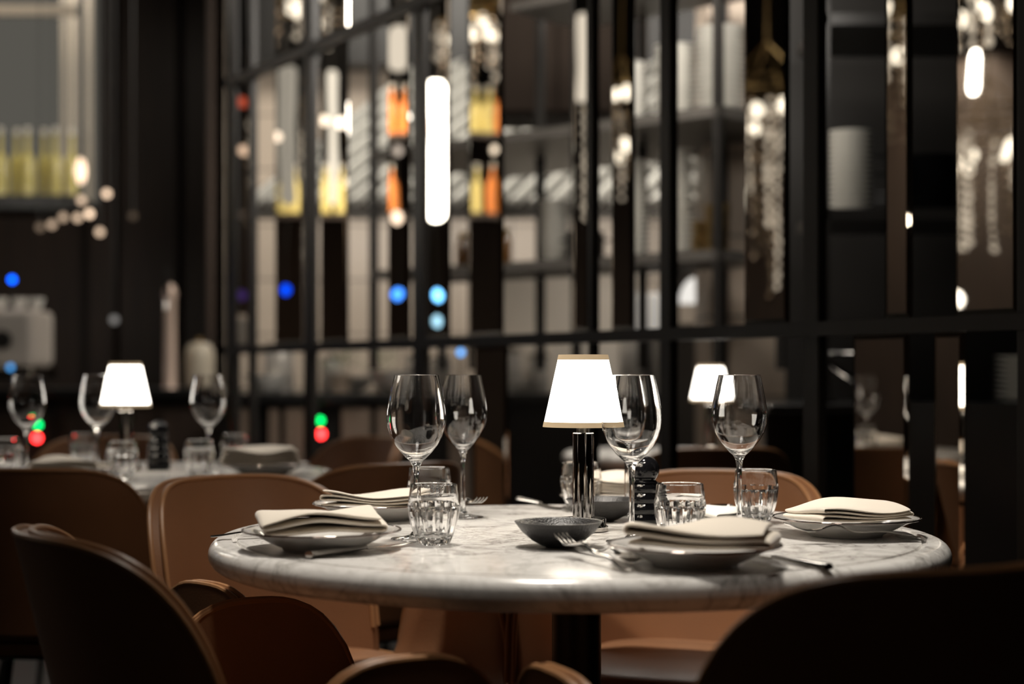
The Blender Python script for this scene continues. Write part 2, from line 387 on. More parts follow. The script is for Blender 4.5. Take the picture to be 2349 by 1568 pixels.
# ------------------------------------------------------------------ chairs
def sgn(v): return -1 if v < 0 else 1
def make_chair():
    t = empty('dining_chair', (0, 0, 0), 0, '', 'chair')
    AM = R(61)
    def rim(a):
        u = abs(a)/AM
        return 0.50+0.285*max(0.0, 1-u**4.4)**0.5
    def bpoint(a, v, thick=0.0):
        zb = 0.44; z = zb+(rim(a)-zb)*v
        rr = 0.242+thick+0.015*(z-0.44)/0.34
        x = rr*sin(a)*(1+0.06*(z-0.5))
        lean = -0.20*(z-0.44)*cos(a)
        return Vector((x, -rr*0.92*cos(a)+0.02+lean, z))
    N, Mv = 44, 12
    inner = [[bpoint(-AM+2*AM*i/N, (j/Mv)) for j in range(Mv+1)] for i in range(N+1)]
    outer = [[bpoint(-AM+2*AM*i/N, (j/Mv), 0.028) for j in range(Mv+1)] for i in range(N+1)]
    bm = bmesh.new(); shell(bm, inner, outer)
    back = obj('backrest', bm, M_leather, t, angle=60)
    for th in (0.003, 0.025):
        pts = [bpoint(-AM+2*AM*i/90, 1.0, th)+Vector((0, 0, 0.001)) for i in range(91)]
        obj('piping', tube(bmesh.new(), pts, 0.0048, 8), M_piping, back)
    # seat shell whose sides rise into low arms
    def wing(y):
        u = (y-0.085)/0.165
        return 0.43+0.215*max(0.0, 1-abs(u)**3.0)**0.6
    def spoint(s, y, th=0.0):
        hw = 0.245+th*0.8
        hw *= (1-0.10*max(0, (y-0.05)/0.2)**2)
        k = abs(s)
        if k < 0.62: x = hw*0.86*k/0.62; z = 0.415-th
        else:
            v = (k-0.62)/0.38; ang = min(1, v/0.35)*PI/2
            x = hw*0.86+hw*0.14*sin(ang)+0.02*v; z = 0.415-th+0.03*(1-cos(ang))+max(0, (wing(y)-0.445+th))*max(0, (v-0.12)/0.88)
        return Vector((sgn(s)*x, y, z))
    ys = [-0.19+0.46*j/26 for j in range(27)]
    ss = [-1+2*i/40 for i in range(41)]
    bm = bmesh.new(); shell(bm, [[spoint(s, y) for y in ys] for s in ss], [[spoint(s, y, 0.024) for y in ys] for s in ss])
    st = obj('seat_shell', bm, M_leather, t, angle=60)
    for sg in (-1, 1):
        for th in (0.003, 0.021):
            obj('piping', tube(bmesh.new(), [spoint(sg, y, th)+Vector((0, 0, 0.001)) for y in ys], 0.0045, 8), M_piping, st)
    # cushion
    bm = bmesh.new(); rows = []
    for (k, z) in ((0.90, 0.418), (1.0, 0.428), (1.01, 0.445), (0.985, 0.458), (0.90, 0.465), (0.6, 0.470), (0.02, 0.472)):
        rows.append([Vector((0.215*k*sgn(cos(a))*abs(cos(a))**0.6, 0.015+0.215*k*sgn(sin(a))*abs(sin(a))**0.6, z)) for a in [2*PI*i/48 for i in range(48)]])
    V = grid(bm, rows, closev=True); bm.faces.new(V[0][::-1]); bm.faces.new(V[-1])
    obj('seat_cushion', bm, M_leather, t, angle=60)
    for x, y in ((-1, 1), (1, 1), (-1, -1), (1, -1)):
        obj('leg', tube(bmesh.new(), [(0.15*x, 0.13*y, 0.40), (0.215*x, 0.20*y+0.0, 0.0)], [0.013, 0.008], 12), M_black, t)
    bm = bmesh.new(); tube(bm, [(x, y, 0.385) for x, y in ((-0.16, -0.14), (0, -0.15), (0.16, -0.14), (0.17, 0), (0.16, 0.14), (0, 0.15), (-0.16, 0.14), (-0.17, 0))], 0.010, 8, close=True)
    obj('seat_frame', bm, M_black, t)
    return t
chair = make_chair()
def seat_chair(px, D, deg, label, group=None):
    """deg: heading of the chair's front, 0 = away from the camera, positive turns it to the left"""
    return place(chair, (X(px, D), D, 0), R(deg), label, group)
seat_chair(1838, 1.82, 25, 'dark brown leather chair at the lower right, its back toward the camera')
seat_chair(600, 2.06, -62, 'brown leather chair in the left foreground, its curved back edge catching light')
seat_chair(141, 3.50, 0, 'dark leather chair back at the far left, pushed up to the second table')
seat_chair(715, 2.78, -136, 'brown leather chair behind the left of the front table, its lit inside facing right')
seat_chair(1576, 2.89, 158, 'tan leather chair brightly lit behind the black mill and tumblers')
seat_chair(767, 3.645, 40, 'dark brown chair back seen just behind the two left wine glasses')
seat_chair(696, 4.69, 130, 'blurred tan chair on the far right side of the second table')
seat_chair(1588, 4.42, 10, 'blurred brown chair behind the screen under the far small lamp')
seat_chair(200, 4.66, 178, 'dim chair on the far side of the second table behind its lamp')

# ------------------------------------------------------------------ glassware
def make_wine_glass():
    H = 0.24; o = []
    o += [(0, 0.0), (0.037, 0.0), (0.0375, 0.0008), (0.036, 0.0016), (0.022, 0.0030), (0.010, 0.0060), (0.0052, 0.012), (0.0040, 0.024), (0.0036, 0.060), (0.0040, 0.092), (0.0055, 0.106), (0.0100, 0.1145)]
    out = [(0.0150, 0.1185), (0.0230, 0.1265), (0.0318, 0.1378), (0.0385, 0.1505), (0.0424, 0.1630), (0.0437, 0.1740), (0.0428, 0.1880), (0.0398, 0.2060), (0.0362, 0.2240), (0.0331, 0.2375), (0.03285, 0.2390), (0.0327, 0.2397)]
    o += out
    inn = [(r-0.0011, z+0.0) for r, z in out[::-1]]
    inn[-1] = (0.0145, 0.1208); inn[-2] = (0.0220, 0.1280)
    o += [(0.0324, 0.2401), (0.0320, 0.2401)]+inn+[(0.007, 0.1180), (0, 0.1172)]
    return tag(obj('wine_glass', L(o, 64), M_glass, angle=180), '', 'wine glass')
wg = make_wine_glass()
def glass(px, D, label, group='wine glasses', s=1.0, z=TZ):
    return place(wg, (X(px, D), D, z), 0, label, group, (s, s, 1))
glass(955, 2.31, 'leftmost wine glass on the front table, standing behind the cut tumbler')
glass(1062, 2.66, 'wine glass overlapping the leftmost one, further back on the front table', s=0.93)
glass(1449, 2.27, 'wine glass directly right of the lit lamp on the front table')
glass(1437, 2.70, 'wine glass at the back of the front table, seen through the one by the lamp', s=0.93)
glass(1696, 2.47, 'rightmost wine glass, left of the plate at the right of the front table')
glass(478, 3.84, 'blurred wine glass at the right of the second table', 'second table wine glasses')
glass(224, 3.80, 'blurred wine glass directly left of the lamp on the second table', 'second table wine glasses')
glass(62, 3.72, 'blurred wine glass at the far left edge of the second table', 'second table wine glasses')

def make_tumbler():
    out = [(0.0, 0.0), (0.020, 0.0), (0.0235, 0.003), (0.0275, 0.012), (0.0325, 0.026), (0.0355, 0.040), (0.0365, 0.048), (0.0367, 0.0525), (0.0364, 0.0545), (0.0366, 0.0565), (0.0362, 0.060), (0.0350, 0.070), (0.0338, 0.080), (0.0332, 0.0850)]
    inn = [(0.0318, 0.0856), (0.0310, 0.0845), (0.0322, 0.075), (0.0335, 0.060), (0.0332, 0.045), (0.0305, 0.030), (0.0262, 0.018), (0.021, 0.0115), (0.010, 0.0095), (0.0, 0.009)]
    def fn(r, z, a, i):
        if i >= len(out) or r < 0.001: return max(r, 1e-6)
        if 0.002 < z < 0.0535:
            k = abs(cos(a*7)); top = 0.0535
            amt = 0.0024*(1-k**0.7)*min(1, z/0.01)
            return r-0.0017*(1-k)**1.0*1.6*min(1, z/0.01)
        if 0.054 < z < 0.0575: return r+0.0006
        return r
    return tag(obj('tumbler', lathe(bmesh.new(), out+inn, 112, fn=fn), M_glass, angle=28), '', 'tumbler')
tb = make_tumbler()
def tumbler(px, D, label, group='cut glass tumblers', z=TZ, rz=0.0):
    return place(tb, (X(px, D), D, z), rz, label, group)
tumbler(995, 2.235, 'ribbed glass tumbler in front of the two left wine glasses')
tumbler(985, 2.63, 'ribbed tumbler half hidden behind the front left tumbler')
tumbler(1560, 2.245, 'ribbed glass tumbler right of the black mill, behind the front napkin')
tumbler(1734, 2.57, 'ribbed tumbler behind the stem of the rightmost wine glass')
tumbler(1333, 2.78, 'ribbed tumbler behind the lamp column on the front table')
G2 = 'second table tumblers'
tumbler(457, 3.74, 'blurred tumbler under the right wine glass of the second table', G2)
tumbler(538, 4.10, 'blurred tumbler behind the napkin on the second table', G2)
tumbler(280, 3.66, 'blurred tumbler standing in front of the second table lamp column', G2)
tumbler(190, 4.20, 'blurred tumbler at the back of the second table, left of the lamp', G2)
tumbler(16, 3.85, 'blurred tumbler cut by the left edge of the photo', G2)

# ------------------------------------------------------------------ plates, napkins
def make_plate():
    R0 = 0.109; H = 0.027
    t = empty('plate', (0, 0, 0), 0, '', 'plate')
    top = [(R0, H), (R0-0.0015, H+0.0005), (R0-0.012, H-0.0012), (R0-0.026, H-0.0060), (R0-0.036, H-0.0125), (0.062, 0.0090), (0.055, 0.0068), (0, 0.0062)]
    bot = [(0, 0.0022), (0.047, 0.0022), (0.049, 0.0), (0.053, 0.0), (0.0555, 0.0035), (0.068, 0.0085), (0.082, 0.0160), (0.094, 0.0215), (R0-0.004, H-0.0025), (R0, H-0.0012)]
    obj('dish', L(bot+top, 96), M_china, t, angle=50)
    obj('rim_band', L([(R0-0.0008+0.0022*cos(a), H-0.0003+0.0015*sin(a)) for a in [2*PI*i/8 for i in range(8)]], 96, closed=True), M_platinum, t, angle=180)
    return t
plate = make_plate()
def dish(px, D, label, group='silver rimmed plates', z=TZ, s=1.0):
    return place(plate, (X(px, D), D, z), 0, label, group, s)
dish(738, 2.175, 'white silver rimmed plate under the napkin at the left of the front table')
dish(868, 2.63, 'white plate at the back left, partly behind the front tumbler')
dish(1594, 1.99, 'white silver rimmed plate nearest the camera at the front centre right')
dish(1941, 2.36, 'white silver rimmed plate at the right end of the front table')
dish(1402, 2.85, 'white plate at the back of the front table behind the lamp and mill', s=0.85)
dish(607, 3.80, 'blurred plate with napkin at the right of the second table', 'second table plates')
dish(170, 3.62, 'blurred plate with napkin at the left of the second table', 'second table plates')

def make_napkin(seed, W=0.150, Ln=0.098, layers=4, th=0.0048, open_=1.0, mat=None, label='', group='folded napkins'):
    """linen folded over and over: one ribbon with rounded turns, swept along its length"""
    rnd = random.Random(seed)
    path = []                                   # (x, z) of the centre line
    zc = th*0.6
    for k in range(layers):
        d = 1 if k % 2 == 0 else -1
        wl = W*(1-0.018*k+rnd.uniform(-0.015, 0.015))
        gap = th*(1.02+0.25*open_*rnd.random())
        xs = [(-wl/2+wl*i/18)*d for i in range(19)]
        path += [(x, zc+0.0010*sin(x*46+k+seed)*open_) for x in xs]
        if k < layers-1:
            for q in range(1, 4):
                a = -PI/2+PI*q/4
                path.append((d*(wl/2+gap*0.55*cos(a)), zc+gap/2+gap/2*sin(a)))
            zc += gap
    ny = 22
    f, b_ = [], []
    for i, (x, z) in enumerate(path):
        a = Vector(path[max(0, i-1)]); c = Vector(path[min(len(path)-1, i+1)]); tn = (c-a).normalized(); n = Vector((-tn.y, tn.x))
        rf, rb = [], []
        for j in range(ny+1):
            v = j/ny*2-1
            edge = 0.5*(1+0.010*sin(i*0.21+seed)+0.02*sin(x*30+seed))
            y = v*Ln*edge
            hz = z/zc
            dz = hz*(0.0055*sin(x*19+seed*1.3)*cos(y*16+seed)+0.004*cos((x+y)*34+seed*2.1)) - 0.10*hz*zc*max(0, abs(v)-0.80)**1.2
            h = th*0.42*(1-0.75*abs(v)**10)
            rf.append(Vector((x+n.x*h, y, z+n.y*h+dz))); rb.append(Vector((x-n.x*h, y, z-n.y*h+dz)))
        f.append(rf); b_.append(rb)
    bm = bmesh.new(); shell(bm, f, b_)
    o = obj('napkin', bm, mat or M_linen, angle=60, sub=1)
    return tag(o, label, 'napkin', group)
def napkin(seed, px, D, z, deg, label, tilt=(0, 0), **k):
    o = make_napkin(seed, label=label, **k); o.location = (X(px, D), D, z); o.rotation_euler = (R(tilt[0]), R(tilt[1]), R(deg)); return o
PZ = TZ+0.0250
napkin(1, 736, 2.165, PZ, 14, 'folded beige linen napkin on the plate at the left of the front table', tilt=(2, -1), W=0.160, Ln=0.105, layers=3, th=0.0078)
napkin(2, 862, 2.60, PZ, -14, 'folded napkin on the back left plate, half behind the tumblers', W=0.16)
napkin(5, 1612, 1.965, PZ+0.001, -16, 'folded napkin on the plate nearest the camera, slightly out of focus', W=0.170, Ln=0.105, layers=3, th=0.0078)
napkin(4, 1945, 2.35, PZ, 200, 'folded beige napkin on the plate at the right end of the front table', W=0.150, Ln=0.115)
napkin(8, 1402, 2.84, PZ, 8, 'folded napkin on the back plate, seen between lamp and wine glass stem', W=0.13, Ln=0.10, layers=6)
napkin(9, 1655, 2.62, TZ, 35, 'loose white napkin lying behind the right tumblers', W=0.10, Ln=0.09, layers=3, mat=M_linen_white, open_=1.6)
napkin(11, 595, 3.78, PZ, 12, 'blurred folded napkin at the right of the second table', W=0.18, layers=7, th=0.005, group='second table napkins')
napkin(12, 160, 3.62, PZ, -5, 'blurred folded napkin at the left of the second table', W=0.16, layers=4, group='second table napkins')

# ------------------------------------------------------------------ table lamp
def make_lamp():
    t = empty('table_lamp', (0, 0, 0), 0, '', 'lamp')
    obj('base', L([(0, 0), (0.0375, 0), (0.0385, 0.001), (0.0385, 0.007), (0.0360, 0.0085), (0.0350, 0.010), (0.0350, 0.019), (0.0340, 0.020), (0, 0.0205)], 72), M_chrome, t)
    obj('column', L([(0, 0.020), (0.0165, 0.020), (0.0165, 0.1500), (0.0155, 0.1510), (0, 0.1510)], 64), M_chrome, t)
    obj('neck', L([(0, 0.151), (0.0105, 0.151), (0.0105, 0.168), (0, 0.168)], 32), M_steel, t)
    r0, r1, z0, z1 = 0.0615, 0.0372, 0.1600, 0.2710
    def rz(u, o=0.0): return (r0+(r1-r0)*u+o, z0+(z1-z0)*u)
    sh = obj('shade', L([rz(0.055, .0005), rz(0.945, .0005), rz(0.945, -.0008), rz(0.055, -.0008)], 80, closed=True), M_shade, t)
    sh['label'] = 'glowing white cloth shade'
    obj('lower_trim', L([rz(0.0, .0012), rz(0.072, .0012), rz(0.072, -.0014), rz(0.0, -.0014)], 80, closed=True), M_trim, t)
    obj('upper_trim', L([rz(0.928, .0012), rz(1.0, .0012), rz(1.0, -.0014), rz(0.928, -.0014)], 80, closed=True), M_trim, t)
    bm = bmesh.new(); ball(bm, (0, 0, 0.205), 0.014, 20, 12, 1.25); obj('bulb', bm, M_bulb, t)
    bm = bmesh.new()
    for k in range(3):
        a = 2*PI*k/3; tube(bm, [(0, 0, 0.172), (0.058*cos(a), 0.058*sin(a), 0.164)], 0.0010, 6)
    lathe(bm, [(0, 0.168), (0.008, 0.168), (0.008, 0.192), (0, 0.192)], 20)
    obj('shade_carrier', bm, M_steel, t)
    return t
lamp = make_lamp()
place(lamp, (X(1338, 2.43), 2.43, TZ), 0, 'lit table lamp with chrome column at the centre of the front table', 'table lamps')
place(lamp, (X(288, 3.93), 3.93, TZ), 0, 'lit table lamp at left on the second table', 'table lamps')
place(lamp, (X(1630, 4.86), 4.86, TZ), 0, 'blurred lit lamp behind the screen, left of the rightmost wine glass', 'table lamps')

# ------------------------------------------------------------------ mills, bowls
def make_mill():
    t = empty('pepper_mill', (0, 0, 0), 0, '', 'pepper mill')
    pr = [(0, 0), (0.0262, 0), (0.0268, 0.003)]
    z = 0.004
    for k in range(4):
        r = (0.0268, 0.0262, 0.0250, 0.0238)[k]
        for q in range(7):
            a = PI*q/6; pr.append((r-0.0035+0.0035*sin(a), z+0.0150*q/6))
        z += 0.0165
    pr += [(0.0225, z), (0, z)]
    obj('body', L(pr, 56), M_blackgloss, t)
    obj('head', lathe(bmesh.new(), [(0, 0.068), (0.018, 0.068), (0.0195, 0.070), (0.0165, 0.0735), (0.0175, 0.0765)]+[(0.0228*cos(a), 0.0900+0.0215*sin(a)) for a in [-PI/4+(PI*3/4-0.02)*i/14 for i in range(15)]]+[(0, 0.1115)], 48), M_blackgloss, t)
    return t
mill = make_mill()
place(mill, (X(1480, 2.50), 2.50, TZ), 0, 'glossy black ribbed pepper mill between wine glass and tumbler', 'pepper mills')
place(mill, (X(364, 3.98), 3.98, TZ), 0, 'blurred black pepper mill right of the second table lamp', 'pepper mills', (1.15, 1.15, 1.12))

def make_bowl():
    o = [(0, 0.0), (0.018, 0.0), (0.024, 0.002), (0.037, 0.009), (0.051, 0.021), (0.0612, 0.0345), (0.0618, 0.0357), (0.0606, 0.0360), (0.0590, 0.0345), (0.048, 0.022), (0.034, 0.012), (0.018, 0.0065), (0, 0.0055)]
    return tag(obj('salt_bowl', L(o, 80), M_blackchina, angle=60), '', 'bowl')
bowl = make_bowl()
place(bowl, (X(1281, 2.205), 2.205, TZ), 0, 'small charcoal stoneware bowl in front of the lamp', 'charcoal bowls')
place(bowl, (X(1384, 2.60), 2.60, TZ), 0, 'charcoal bowl behind the lamp base, left of the black mill', 'charcoal bowls')

# ------------------------------------------------------------------ cutlery
def ribbon(bm, st):
    """st: list of (s, y0, z, halfwidth, thickness)"""
    f = [[Vector((s, y-w_, z)), Vector((s, y-w_*0.5, z+t*0.7)), Vector((s, y+w_*0.5, z+t*0.7)), Vector((s, y+w_, z)), Vector((s, y+w_*0.5, z-t*0.5)), Vector((s, y-w_*0.5, z-t*0.5))] for s, y, z, w_, t in st]
    V = grid(bm, f, closev=True); bm.faces.new(V[0][::-1]); bm.faces.new(V[-1])
def prof_z(s):      # side view of a fork or spoon lying on its belly (s along the length, 0 = head tip)
    return 0.004+0.010*math.exp(-((s-0.075)/0.022)**2)+0.0085*max(0, 1-s/0.030)**1.5+0.0055*math.exp(-((s-0.15)/0.035)**2)
def handle(bm):
    st = []
    for i in range(20):
        s = 0.058+0.147*i/19; u = i/19
        w_ = 0.0030+0.0016*max(0, 1-u*8)+0.0062*u**2.2
        if i == 19: w_ *= 0.55
        st.append((s, 0, prof_z(s), w_, 0.0022))
    ribbon(bm, st)
def make_fork():
    bm = bmesh.new(); handle(bm)
    ribbon(bm, [(s, 0, prof_z(s), w_, 0.0020) for s, w_ in ((0.040, 0.0110), (0.046, 0.0108), (0.052, 0.0085), (0.057, 0.0055), (0.062, 0.0042))])
    for k in range(4):
        y = (k-1.5)*0.0061
        ribbon(bm, [(0.001+0.041*i/6, y*(1-0.05*i/6), prof_z(0.041*i/6), 0.0010+0.0010*i/6, 0.0017) for i in range(7)])
    return tag(obj('fork', bm, M_steel, angle=60), '', 'fork')
def make_spoon():
    bm = bmesh.new(); handle(bm); rows = []; rows2 = []
    for i in range(15):
        u = i/14; s = 0.062*u; wv = 0.0205*max(0.02, sin(PI*min(1, (u*0.93+0.035))))**0.62*(1-0.25*u)
        rows.append([Vector((s, wv*v, 0.0110-0.0085*sin(PI*min(1, u*0.95+0.03))*(1-v*v))) for v in [-1+2*j/10 for j in range(11)]])
        rows2.append([p-Vector((0, 0, 0.0012)) for p in rows[-1]])
    shell(bm, rows, rows2)
    return tag(obj('spoon', bm, M_steel, angle=60), '', 'spoon')
def make_knife():
    bm = bmesh.new()
    ribbon(bm, [(0.001+0.11*u, 0.001*sin(u*3), 0.0022, 0.0012+0.0088*min(1, u*3.2)**0.6*(1-0.25*u), 0.0011) for u in [i/12 for i in range(13)]])
    ribbon(bm, [(0.108+0.112*u, 0, 0.0040, 0.0045+0.0050*u**1.5*(1 if u < 0.97 else 0.7), 0.0045+0.002*u) for u in [i/10 for i in range(11)]])
    return tag(obj('knife', bm, M_steel, angle=60), '', 'knife')
fork, spoon, knife = make_fork(), make_spoon(), make_knife()
def lay(o, p0, p1, label, group, roll=0.0):
    """head of the piece at p0, handle toward p1"""
    p0, p1 = Vector(p0), Vector(p1); d = (p1-p0).normalized()
    if o.get('_used'): o = copy_tree(o)
    else: o['_used'] = 1
    rz = math.atan2(d.y, d.x); ry = -math.asin(d.z)
    o.rotation_euler = (Matrix.Rotation(rz, 3, 'Z') @ Matrix.Rotation(ry, 3, 'Y') @ Matrix.Rotation(roll, 3, 'X')).to_euler()
    o.location = p0; o['label'] = label; o['group'] = group
    return o
def TP(px, D, dz=0.0): return (X(px, D), D, TZ+dz)
lay(fork, TP(1284, 2.10, 0.017), TP(1425, 1.93, 0.001), 'steel fork tilted up with tines toward the charcoal bowl', 'forks')
lay(spoon, TP(1473, 1.985), TP(1330, 2.13), 'steel spoon under the fork, its bowl beside the front plate', 'spoons')
lay(knife, TP(1660, 2.13, 0.001), TP(1884, 1.948), 'steel knife right of the front plate', 'knives')
lay(knife, TP(955, 2.235, 0.001), TP(706, 2.055, 0.001), 'steel knife in front of the left plate', 'knives')
lay(fork, TP(800, 2.36), TP(522, 2.305), 'fork behind the left plate, only its end showing at the marble edge', 'forks')
lay(fork, TP(1800, 2.235, 0.017), TP(2130, 2.275, 0.000), 'steel fork seen edge on in front of the right plate', 'forks')
lay(fork, TP(1108, 2.66, 0.022), TP(1035, 2.80, 0.002), 'fork at the back left with its tines raised behind the wine glasses', 'forks')
lay(knife, TP(1290, 2.80), TP(1240, 2.90), 'knife at the back of the front table behind the lamp', 'knives')
lay(spoon, TP(1672, 2.80), TP(1600, 2.70), 'spoon at the back right behind the tumblers', 'spoons')
lay(fork, TP(752, 3.74), TP(742, 3.93), 'blurred fork on the right side of the second table', 'second table cutlery')
lay(fork, TP(300, 3.46), TP(250, 3.60), 'blurred fork at the front of the second table', 'second table cutlery')

# ------------------------------------------------------------------ kitchen behind the screen
def pbox(name, px0, px1, py0, py1, D, depth, mat, label, cat, group=None, bev=0.006, to_floor=False):
    z0 = 0 if to_floor else Z(py1, D)
    o = obj(name, B(X(px0, D), X(px1, D), D, D+depth, z0, Z(py0, D)), mat, smooth=False, bev=bev)
    return tag(o, label, cat, group)
# ribbed extractor canopy
can = empty('extractor_canopy', (0, 0, 0), 0, 'large pale ribbed extractor canopy over the kitchen range', 'extractor hood')
xl, xr = X(548, 7.35), X(1720, 7.9)
def cp(u, v, h=0.0):      # a point on the sloping face, the baffles lean to the right as they rise
    z0_, z1_ = Z(480, 7.35), Z(120, 8.5)
    return Vector((u+0.85*v, 7.35+1.15*v, z0_+(z1_-z0_)*v+h*0.69))-Vector((0, h*0.72, 0))
bm = bmesh.new(); shell(bm, [[cp(xl+(xr-xl)*i/4, j/4) for i in range(5)] for j in range(5)], [[cp(xl+(xr-xl)*i/4, j/4)+Vector((0, .03, .03)) for i in range(5)] for j in range(5)])
obj('canopy_body', bm, M_darkdoor, can, smooth=False)
bm = bmesh.new(); u = xl+0.01
while u < xr-0.1:
    rows = [[cp(u, v, 0.03), cp(u+0.052, v, 0.05), cp(u+0.058, v, 0.001), cp(u, v, 0.001)] for v in (0.02, 0.5, 0.98)]
    V = grid(bm, rows, closev=True); bm.faces.new(V[0][::-1]); bm.faces.new(V[-1]); u += 0.094
tag(obj('baffle_slats', bm, M_canopy, can, smooth=False), 'pale leaning baffle slats', kind='stuff')
tag(obj('trim_1', B(X(560, 8.4), 5.9, 8.35, 8.59, Z(150, 8.4), 3.6), M_black, smooth=False), kind='structure')
obj('lower_lip', B(xl, xr, 7.28, 7.36, Z(500, 7.3), Z(476, 7.3)), M_greysteel, can, smooth=False)

# black steel rack in front of it
RA, RB = P(1650, 560, 5.25), P(845, 600, 6.35)
ra, rb = Vector((RA.x, RA.y)), Vector((RB.x, RB.y)); rd = (rb-ra).normalized(); rn = Vector((rd.y, -rd.x)); rn = rn if rn.y > 0 else -rn
def rack_pt(px):
    xr_ = (px-1174.5)/F; return (ra.x-xr_*ra.y)/(-rd.x+xr_*rd.y)
def rk(t, o=0.0): return ra+rd*t+rn*o
def rack_box(bm, t0, t1, z0, z1, o0, o1):
    q = [rk(t0, o0), rk(t1, o0), rk(t1, o1), rk(t0, o1)]
    vs = [bm.verts.new((p.x, p.y, z)) for z in (z0, z1) for p in q]
    for f in ((3, 2, 1, 0), (4, 5, 6, 7), (0, 1, 5, 4), (1, 2, 6, 5), (2, 3, 7, 6), (3, 0, 4, 7)): bm.faces.new([vs[i] for i in f])
    return bm
rack = empty('steel_rack', (0, 0, 0), 0, 'long black steel shelf rack stacked with plates behind the screen', 'shelf rack')
TL = (rb-ra).length; ZA, ZB, ZC = 1.40, 1.88, 2.36
for z in (ZA, ZB):
    obj('shelf', rack_box(bmesh.new(), 0, TL, z-0.035, z, 0, 0.42 if z == ZA else 0.80), M_greysteel, rack, smooth=False)
obj('shelf', rack_box(bmesh.new(), 0, TL*0.55, ZC-0.03, ZC, 0, 0.42), M_greysteel, rack, smooth=False)
for t in (0.0, TL*0.36, TL*0.66, TL-0.03):
    for o in (0.0, 0.40):
        obj('upright', rack_box(bmesh.new(), t, t+0.028, 1.0, 3.6, o, o+0.028), M_black, rack, smooth=False)

def make_stack_plate():
    return tag(obj('stacked_plate', L([(0, 0), (0.060, 0), (0.064, 0.003), (0.118, 0.0125), (0.120, 0.0145), (0.117, 0.0150), (0.070, 0.0070), (0, 0.0065)], 40), M_stack), '', 'plate')
M_stack = pm('shelf_china', (0.66, 0.65, 0.61), 0.2)
sp = make_stack_plate()
def stack(px, off, z, n, r, label, group, step=0.0185):
    t = rack_pt(px); p = rk(t, off)
    for k in range(n):
        place(sp, (p.x+random.uniform(-.002, .002), p.y+random.uniform(-.002, .002), z+0.0005+k*step), 0, nth(k, n, 'white plate', label), group, (r/0.12, r/0.12, 1.15))
stack(1188, 0.22, ZA, 13, 0.062, 'stack left of the black pot', 'plates stacked beside the pot')
stack(1388, 0.16, ZA, 19, 0.062, 'slim stack right of the black pot', 'slim plate stack by the pot')
stack(1492, 0.16, ZA, 20, 0.066, 'stack left of the thick black post', 'plates left of the thick post')
stack(1388, 0.16, ZB, 12, 0.060, 'left stack on the upper shelf', 'upper shelf plates, left stack')
stack(1488, 0.16, ZB, 14, 0.075, 'middle stack on the upper shelf', 'upper shelf plates, middle stack')
stack(1592, 0.16, ZB, 16, 0.085, 'bright right stack on the upper shelf', 'upper shelf plates, right stack')
def on_rack(px, off, z):
    p = rk(rack_pt(px), off); return Vector((p.x, p.y, z))
pot = empty('stock_pot', on_rack(1275, 0.17, ZA+0.001), 0, 'black cylindrical pot on the lower rack shelf', 'pot')
obj('body', L([(0, 0), (0.068, 0), (0.072, 0.004), (0.072, 0.100), (0.075, 0.102), (0.075, 0.106), (0.070, 0.106), (0.069, 0.006), (0, 0.006)], 48), M_black, pot)
for s_ in (-1, 1):
    obj('handle', tube(bmesh.new(), [(s_*0.071, -0.02, 0.075), (s_*0.092, -0.015, 0.078), (s_*0.092, 0.015, 0.078), (s_*0.071, 0.02, 0.075)], 0.004, 8), M_black, pot)
M_brass = pm('aged_brass', (0.42, 0.30, 0.14), 0.28, metal=1)
M_amber = pm('amber_jar', (0.10, 0.045, 0.012), 0.15, coat=0.6)
tin = tag(obj('spice_tin', L([(0, 0), (0.022, 0), (0.023, 0.002), (0.023, 0.040), (0.0245, 0.041), (0.0245, 0.052), (0.022, 0.054), (0, 0.054)], 28), M_brass), '', 'tin')
for k, px in enumerate((1556, 1583, 1610)):
    for lv in range(3 if k else 2):
        place(tin, on_rack(px+lv*2, 0.12, ZA+0.001+lv*0.055), 0, 'brass spice tin right of the thick post, %s pile, %s' % (('left', 'middle', 'right')[k], ('bottom one', 'second up', 'third up')[lv]), 'brass spice tins')
jar = empty('spice_jar', (0, 0, 0), 0, '', 'jar')
obj('body', L([(0, 0), (0.024, 0), (0.026, 0.003), (0.026, 0.075), (0.020, 0.085), (0.019, 0.09), (0, 0.09)], 28), M_amber, jar)
obj('lid', L([(0, 0.09), (0.021, 0.09), (0.021, 0.106), (0, 0.107)], 28), M_brass, jar)
for k, px in enumerate((955, 990, 1028, 1062, 1092)):
    place(jar, on_rack(px, 0.15+0.04*(k % 2), ZA+0.001), 0, 'dark amber spice jar on the lower rack shelf, '+LFT[k], 'amber spice jars', 1.35)
M_wbowl = pm('white_bowl', (0.75, 0.73, 0.68), 0.3)
ubowl = tag(obj('mixing_bowl', L([(0, 0), (0.030, 0), (0.034, 0.004), (0.065, 0.030), (0.085, 0.065), (0.087, 0.068), (0.082, 0.066), (0.060, 0.033), (0.028, 0.010), (0, 0.009)], 40), M_wbowl), '', 'bowl')
# dark overhead cabinet
cab = pbox('overhead_cabinet', 1095, 1460, -260, 262, 6.65, 0.4, M_darkdoor, 'dark overhead kitchen cabinet above the plate rack', 'cabinet')
for a, b_ in ((1100, 1275), (1281, 1455)):
    d = obj('door', B(X(a, 6.65), X(b_, 6.65), 6.63, 6.65, Z(256, 6.65), Z(-250, 6.65)), M_darkdoor, cab, smooth=False, bev=0.004)

